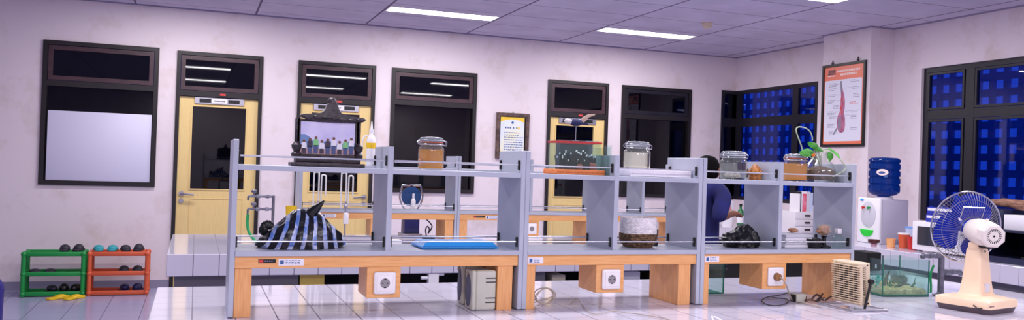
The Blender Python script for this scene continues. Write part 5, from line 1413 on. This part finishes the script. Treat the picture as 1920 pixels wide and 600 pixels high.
sandal('right navy shoe on the bottom tier of the orange rack', -.522, 9.64, Z0+.001, 'navy_rubber', -.1, True, tall=1.0)
sandal('left flat black slipper on the middle tier of the green rack', -1.46, 9.64, Z1+.001, 'dark_rubber', .3, flip=-1, tall=.5)
sandal('right flat black slipper on the middle tier of the green rack', -1.33, 9.64, Z1+.001, 'dark_rubber', .1, tall=.5)
sandal('leftmost black shoe on the bottom tier of the green rack', -1.305, 9.64, Z0+.001, 'dark_rubber', .3, True, flip=-1, tall=.8)
sandal('middle black shoe on the bottom tier of the green rack', -1.20, 9.64, Z0+.001, 'black', .1, True, tall=1.25)
sandal('rightmost black shoe on the bottom tier of the green rack', -1.095, 9.64, Z0+.001, 'black', -.1, True, tall=1.05)
sandal('left yellow slipper lying on the floor before the green rack', -1.215, 9.37, .001, 'yellow', -.75, L=.25, flip=-1, tall=.6)
sandal('right yellow slipper lying on the floor before the green rack', -1.075, 9.35, .001, 'yellow', -.60, L=.25, tall=.6)
# blue bin at the left edge
t = thing('blue_bin', 'deep blue plastic bin cut off by the left edge of the picture', 'bin', (-1.60, 8.05, 0))
MB().lathe([(.14, 0), (.15, .01), (.155, .28), (.150, .33), (.125, .370), (.08, .385), (.001, .388)], (-1.60, 8.05, 0), 36).build('body', 'deep_blue', t)
MB().box(-1.65, -1.55, 8.03, 8.07, .386, .40, .005).build('handle', 'deep_blue', t)

# ------------------------------------------------------------------ the person between the benches
def skin_mesh(name, pts, edges, mats, parent, sub=2, root=0):
    """pts: (x, y, z, rx, ry) joints grown into one continuous surface"""
    me = bpy.data.meshes.new('joints'); me.from_pydata([p[:3] for p in pts], edges, [])
    o = bpy.data.objects.new('joints', me); COL.objects.link(o)
    sk = o.modifiers.new('skin', 'SKIN'); sk.use_smooth_shade = True
    for i, v in enumerate(me.skin_vertices[0].data):
        v.radius = (pts[i][3], pts[i][4] if len(pts[i]) > 4 else pts[i][3]); v.use_root = (i == root)
    ss = o.modifiers.new('sub', 'SUBSURF'); ss.levels = sub; ss.render_levels = sub
    dg = bpy.context.evaluated_depsgraph_get(); dg.update()
    m2 = bpy.data.meshes.new_from_object(o.evaluated_get(dg)); bpy.data.objects.remove(o); bpy.data.meshes.remove(me)
    for v in m2.vertices: v.co -= LOC[parent]
    m2.name = name; m2.materials.clear(); m2.materials.append(M[mats])
    for p in m2.polygons: p.use_smooth = True; p.material_index = 0
    r = bpy.data.objects.new(name, m2); COL.objects.link(r); r.parent = parent; LOC[r] = LOC[parent]
    return r
ox, oy = 3.185, 4.93
t = thing('person', 'person in a royal blue top standing behind the shelf joint, forearm held out', 'person', (ox, oy, 0))
fw = Vector((.93, .30, 0)).normalized(); rt = Vector((fw.y, -fw.x, 0))
def B(r, f, z): v = Vector((ox, oy, 0))+rt*r+fw*f; return (v.x, v.y, z)
J = {}
pts = []; edges = []
def add(r, f, z, rad, par=None, rad2=None):
    pts.append((*B(r, f, z), rad, rad2 or rad)); i = len(pts)-1
    if par is not None: edges.append((par, i))
    return i
pel = add(0, 0, .86, .12, None, .10)
wai = add(0, .01, 1.02, .085, pel, .075)
che = add(0, .02, 1.21, .105, wai, .09)
nb_ = add(0, .03, 1.335, .070, che)
nk = add(0, .055, 1.385, .046, nb_)
hd0 = add(0, .075, 1.42, .058, nk); hd1 = add(0, .09, 1.468, .078, hd0); hd2 = add(0, .075, 1.512, .052, hd1)
arms = {}
for s in (-1, 1):
    sh = add(s*.125, .02, 1.33, .050, nb_)
    so = add(s*.172, .02, 1.30, .048, sh)
    if s > 0: el = add(.20, -.06, 1.14, .040, so); wr = add(.19, .065, 1.172, .027, el); pl = add(.185, .12, 1.176, .028, wr, .018)
    else: el = add(-.205, .0, 1.09, .040, so); wr = add(-.16, .17, 1.10, .027, el); pl = add(-.14, .23, 1.11, .028, wr, .018)
    arms[s] = (sh, so, el, wr, pl)
    base = Vector(pts[pl][:3])
    for k in range(4):
        off = (k-1.5)*.016
        L_ = (.034, .040, .037, .029)[k]
        p = len(pts)
        a = base+fw*.020+rt*off*.9; b = a+fw*L_*.9+Vector((0, 0, -.008)); c = b+fw*.018+Vector((0, 0, -.020))
        for q, rr_ in ((a, .0095), (b, .0085), (c, .007)): pts.append((*q, rr_, rr_))
        edges += [(pl, p), (p, p+1), (p+1, p+2)]
    p = len(pts); a = base-rt*s*.022-fw*.006; b = a-rt*s*.016+fw*.028+Vector((0, 0, -.010)); c = b+fw*.022+rt*s*.006
    for q, rr_ in ((a, .011), (b, .0095), (c, .0075)): pts.append((*q, rr_, rr_))
    edges += [(pl, p), (p, p+1), (p+1, p+2)]
for s in (-1, 1):
    hp = add(s*.085, 0, .80, .085, pel); kn = add(s*.090, .015, .46, .058, hp); an = add(s*.095, -.01, .085, .038, kn); ft = add(s*.10, .11, .042, .040, an, .034)
skin_mesh('body', pts, edges, 'skin', t)
# hair
m = MB(); h = Vector(B(0, .068, 1.468)); m.ball(h, (.086, .086, .090), 24, 16, .06, 4)
for v in m.bm.verts:
    d = (v.co-h).dot(fw)
    if d > .045: v.co -= fw*(d-.045)*.9
m.build('hair', 'hair', t)
# face: nose, ears and eyes on the far side of the head
m = MB(); f0 = Vector(B(0, .168, 1.448)); m.ball(f0, (.011, .014, .014), 10, 8); m.build('nose', 'skin', t)
for s in (-1, 1):
    m = MB(); m.ball(B(s*.030, .152, 1.470), (.009, .007, .006), 10, 8); m.build('eye', 'white', t)
    m = MB(); m.ball(B(s*.084, .085, 1.450), (.012, .016, .026), 10, 8); m.build('ear', 'skin', t)
m = MB(); m.ball(B(0, .155, 1.414), (.022, .008, .006), 12, 6); m.build('mouth', 'lip', t)
# top and trousers
P2 = []; E2 = []
def add2(r, f, z, rad, par=None, rad2=None):
    P2.append((*B(r, f, z), rad, rad2 or rad)); i = len(P2)-1
    if par is not None: E2.append((par, i))
    return i
a0 = add2(0, 0, .80, .160, None, .135); a1 = add2(0, .0, .92, .148, a0, .128); a2 = add2(0, .01, 1.06, .140, a1, .125); a3 = add2(0, .02, 1.22, .132, a2, .112); a4 = add2(0, .03, 1.335, .085, a3)
a5 = add2(0, .045, 1.368, .058, a4)
for s in (-1, 1):
    b0 = add2(s*.126, .02, 1.322, .066, a4); b1 = add2(s*.178, .022, 1.29, .062, b0)
    if s > 0: b2 = add2(.202, -.055, 1.15, .060, b1); b3 = add2(.198, -.01, 1.158, .050, b2)
    else: b2 = add2(-.207, .0, 1.09, .058, b1); b3 = add2(-.175, .11, 1.098, .046, b2)
skin_mesh('blue_top', P2, E2, 'shirt', t)
P2 = []; E2 = []
a0 = add2(0, 0, .86, .132, None, .112)
for s in (-1, 1):
    b0 = add2(s*.088, 0, .79, .098, a0); b1 = add2(s*.093, .014, .46, .076, b0); b2 = add2(s*.098, -.01, .12, .066, b1)
skin_mesh('trousers', P2, E2, 'trouser', t)
for s in (-1, 1):
    m = MB(); c = Vector(B(s*.10, .055, .035)); m.ball((0, 0, 0), (.046, .125, .036), 16, 10)
    m.xf(Matrix.Translation(c) @ Matrix.Rotation(math.atan2(-fw.x, fw.y), 4, 'Z')); 
    for v in m.bm.verts: v.co.z = max(v.co.z, .002)
    m.build('shoe', 'black', t)
# shrub outside the corner window, seen through the glass
t = thing('shrub', 'pale leafy shrub outside the corner window', 'shrub', (7.55, 8.9, 0))
rnd = random.Random(6); lf = MB(); stm = MB()
for k in range(150):
    c = Vector((7.55+rnd.gauss(0, .10), 8.85+rnd.gauss(0, .26), 1.50+rnd.gauss(0, .16)))
    a = Vector((rnd.uniform(-1, 1), rnd.uniform(-1, 1), rnd.uniform(-1, 1))).normalized(); b = a.orthogonal()
    b = (b*math.cos(k)+a.cross(b)*math.sin(k)).normalized()
    lf.quad(c-a*.035, c+b*.014, c+a*.035, c-b*.014)
for k in range(9): stm.tube([(7.55, 8.9, .02), (7.55+rnd.uniform(-.05, .05), 8.87+rnd.uniform(-.12, .12), .8), (7.55+rnd.uniform(-.12, .12), 8.85+rnd.uniform(-.4, .4), 1.5+rnd.uniform(-.1, .25))], [.014, .010, .004], 6)
lf.build('leaves', 'pale_leaf', t, 0)['kind'] = 'stuff'; stm.build('stem', 'stem', t)
# ------------------------------------------------------------------ world and output look
w = bpy.data.worlds.new('dusk'); C.world = w; w.use_nodes = True
bg = w.node_tree.nodes['Background']; bg.inputs[0].default_value = (.045, .13, .52, 1); bg.inputs[1].default_value = 1.0
C.view_settings.view_transform = 'Standard'; C.view_settings.look = 'None'
C.view_settings.exposure = .34; C.view_settings.gamma = 1; C.view_settings.use_curve_mapping = False
C.cycles.max_bounces = 10; C.cycles.transparent_max_bounces = 24; C.cycles.diffuse_bounces = 5; C.cycles.glossy_bounces = 5
C.cycles.sample_clamp_indirect = 6; C.cycles.caustics_reflective = False; C.cycles.caustics_refractive = False
C.cycles.use_denoising = True
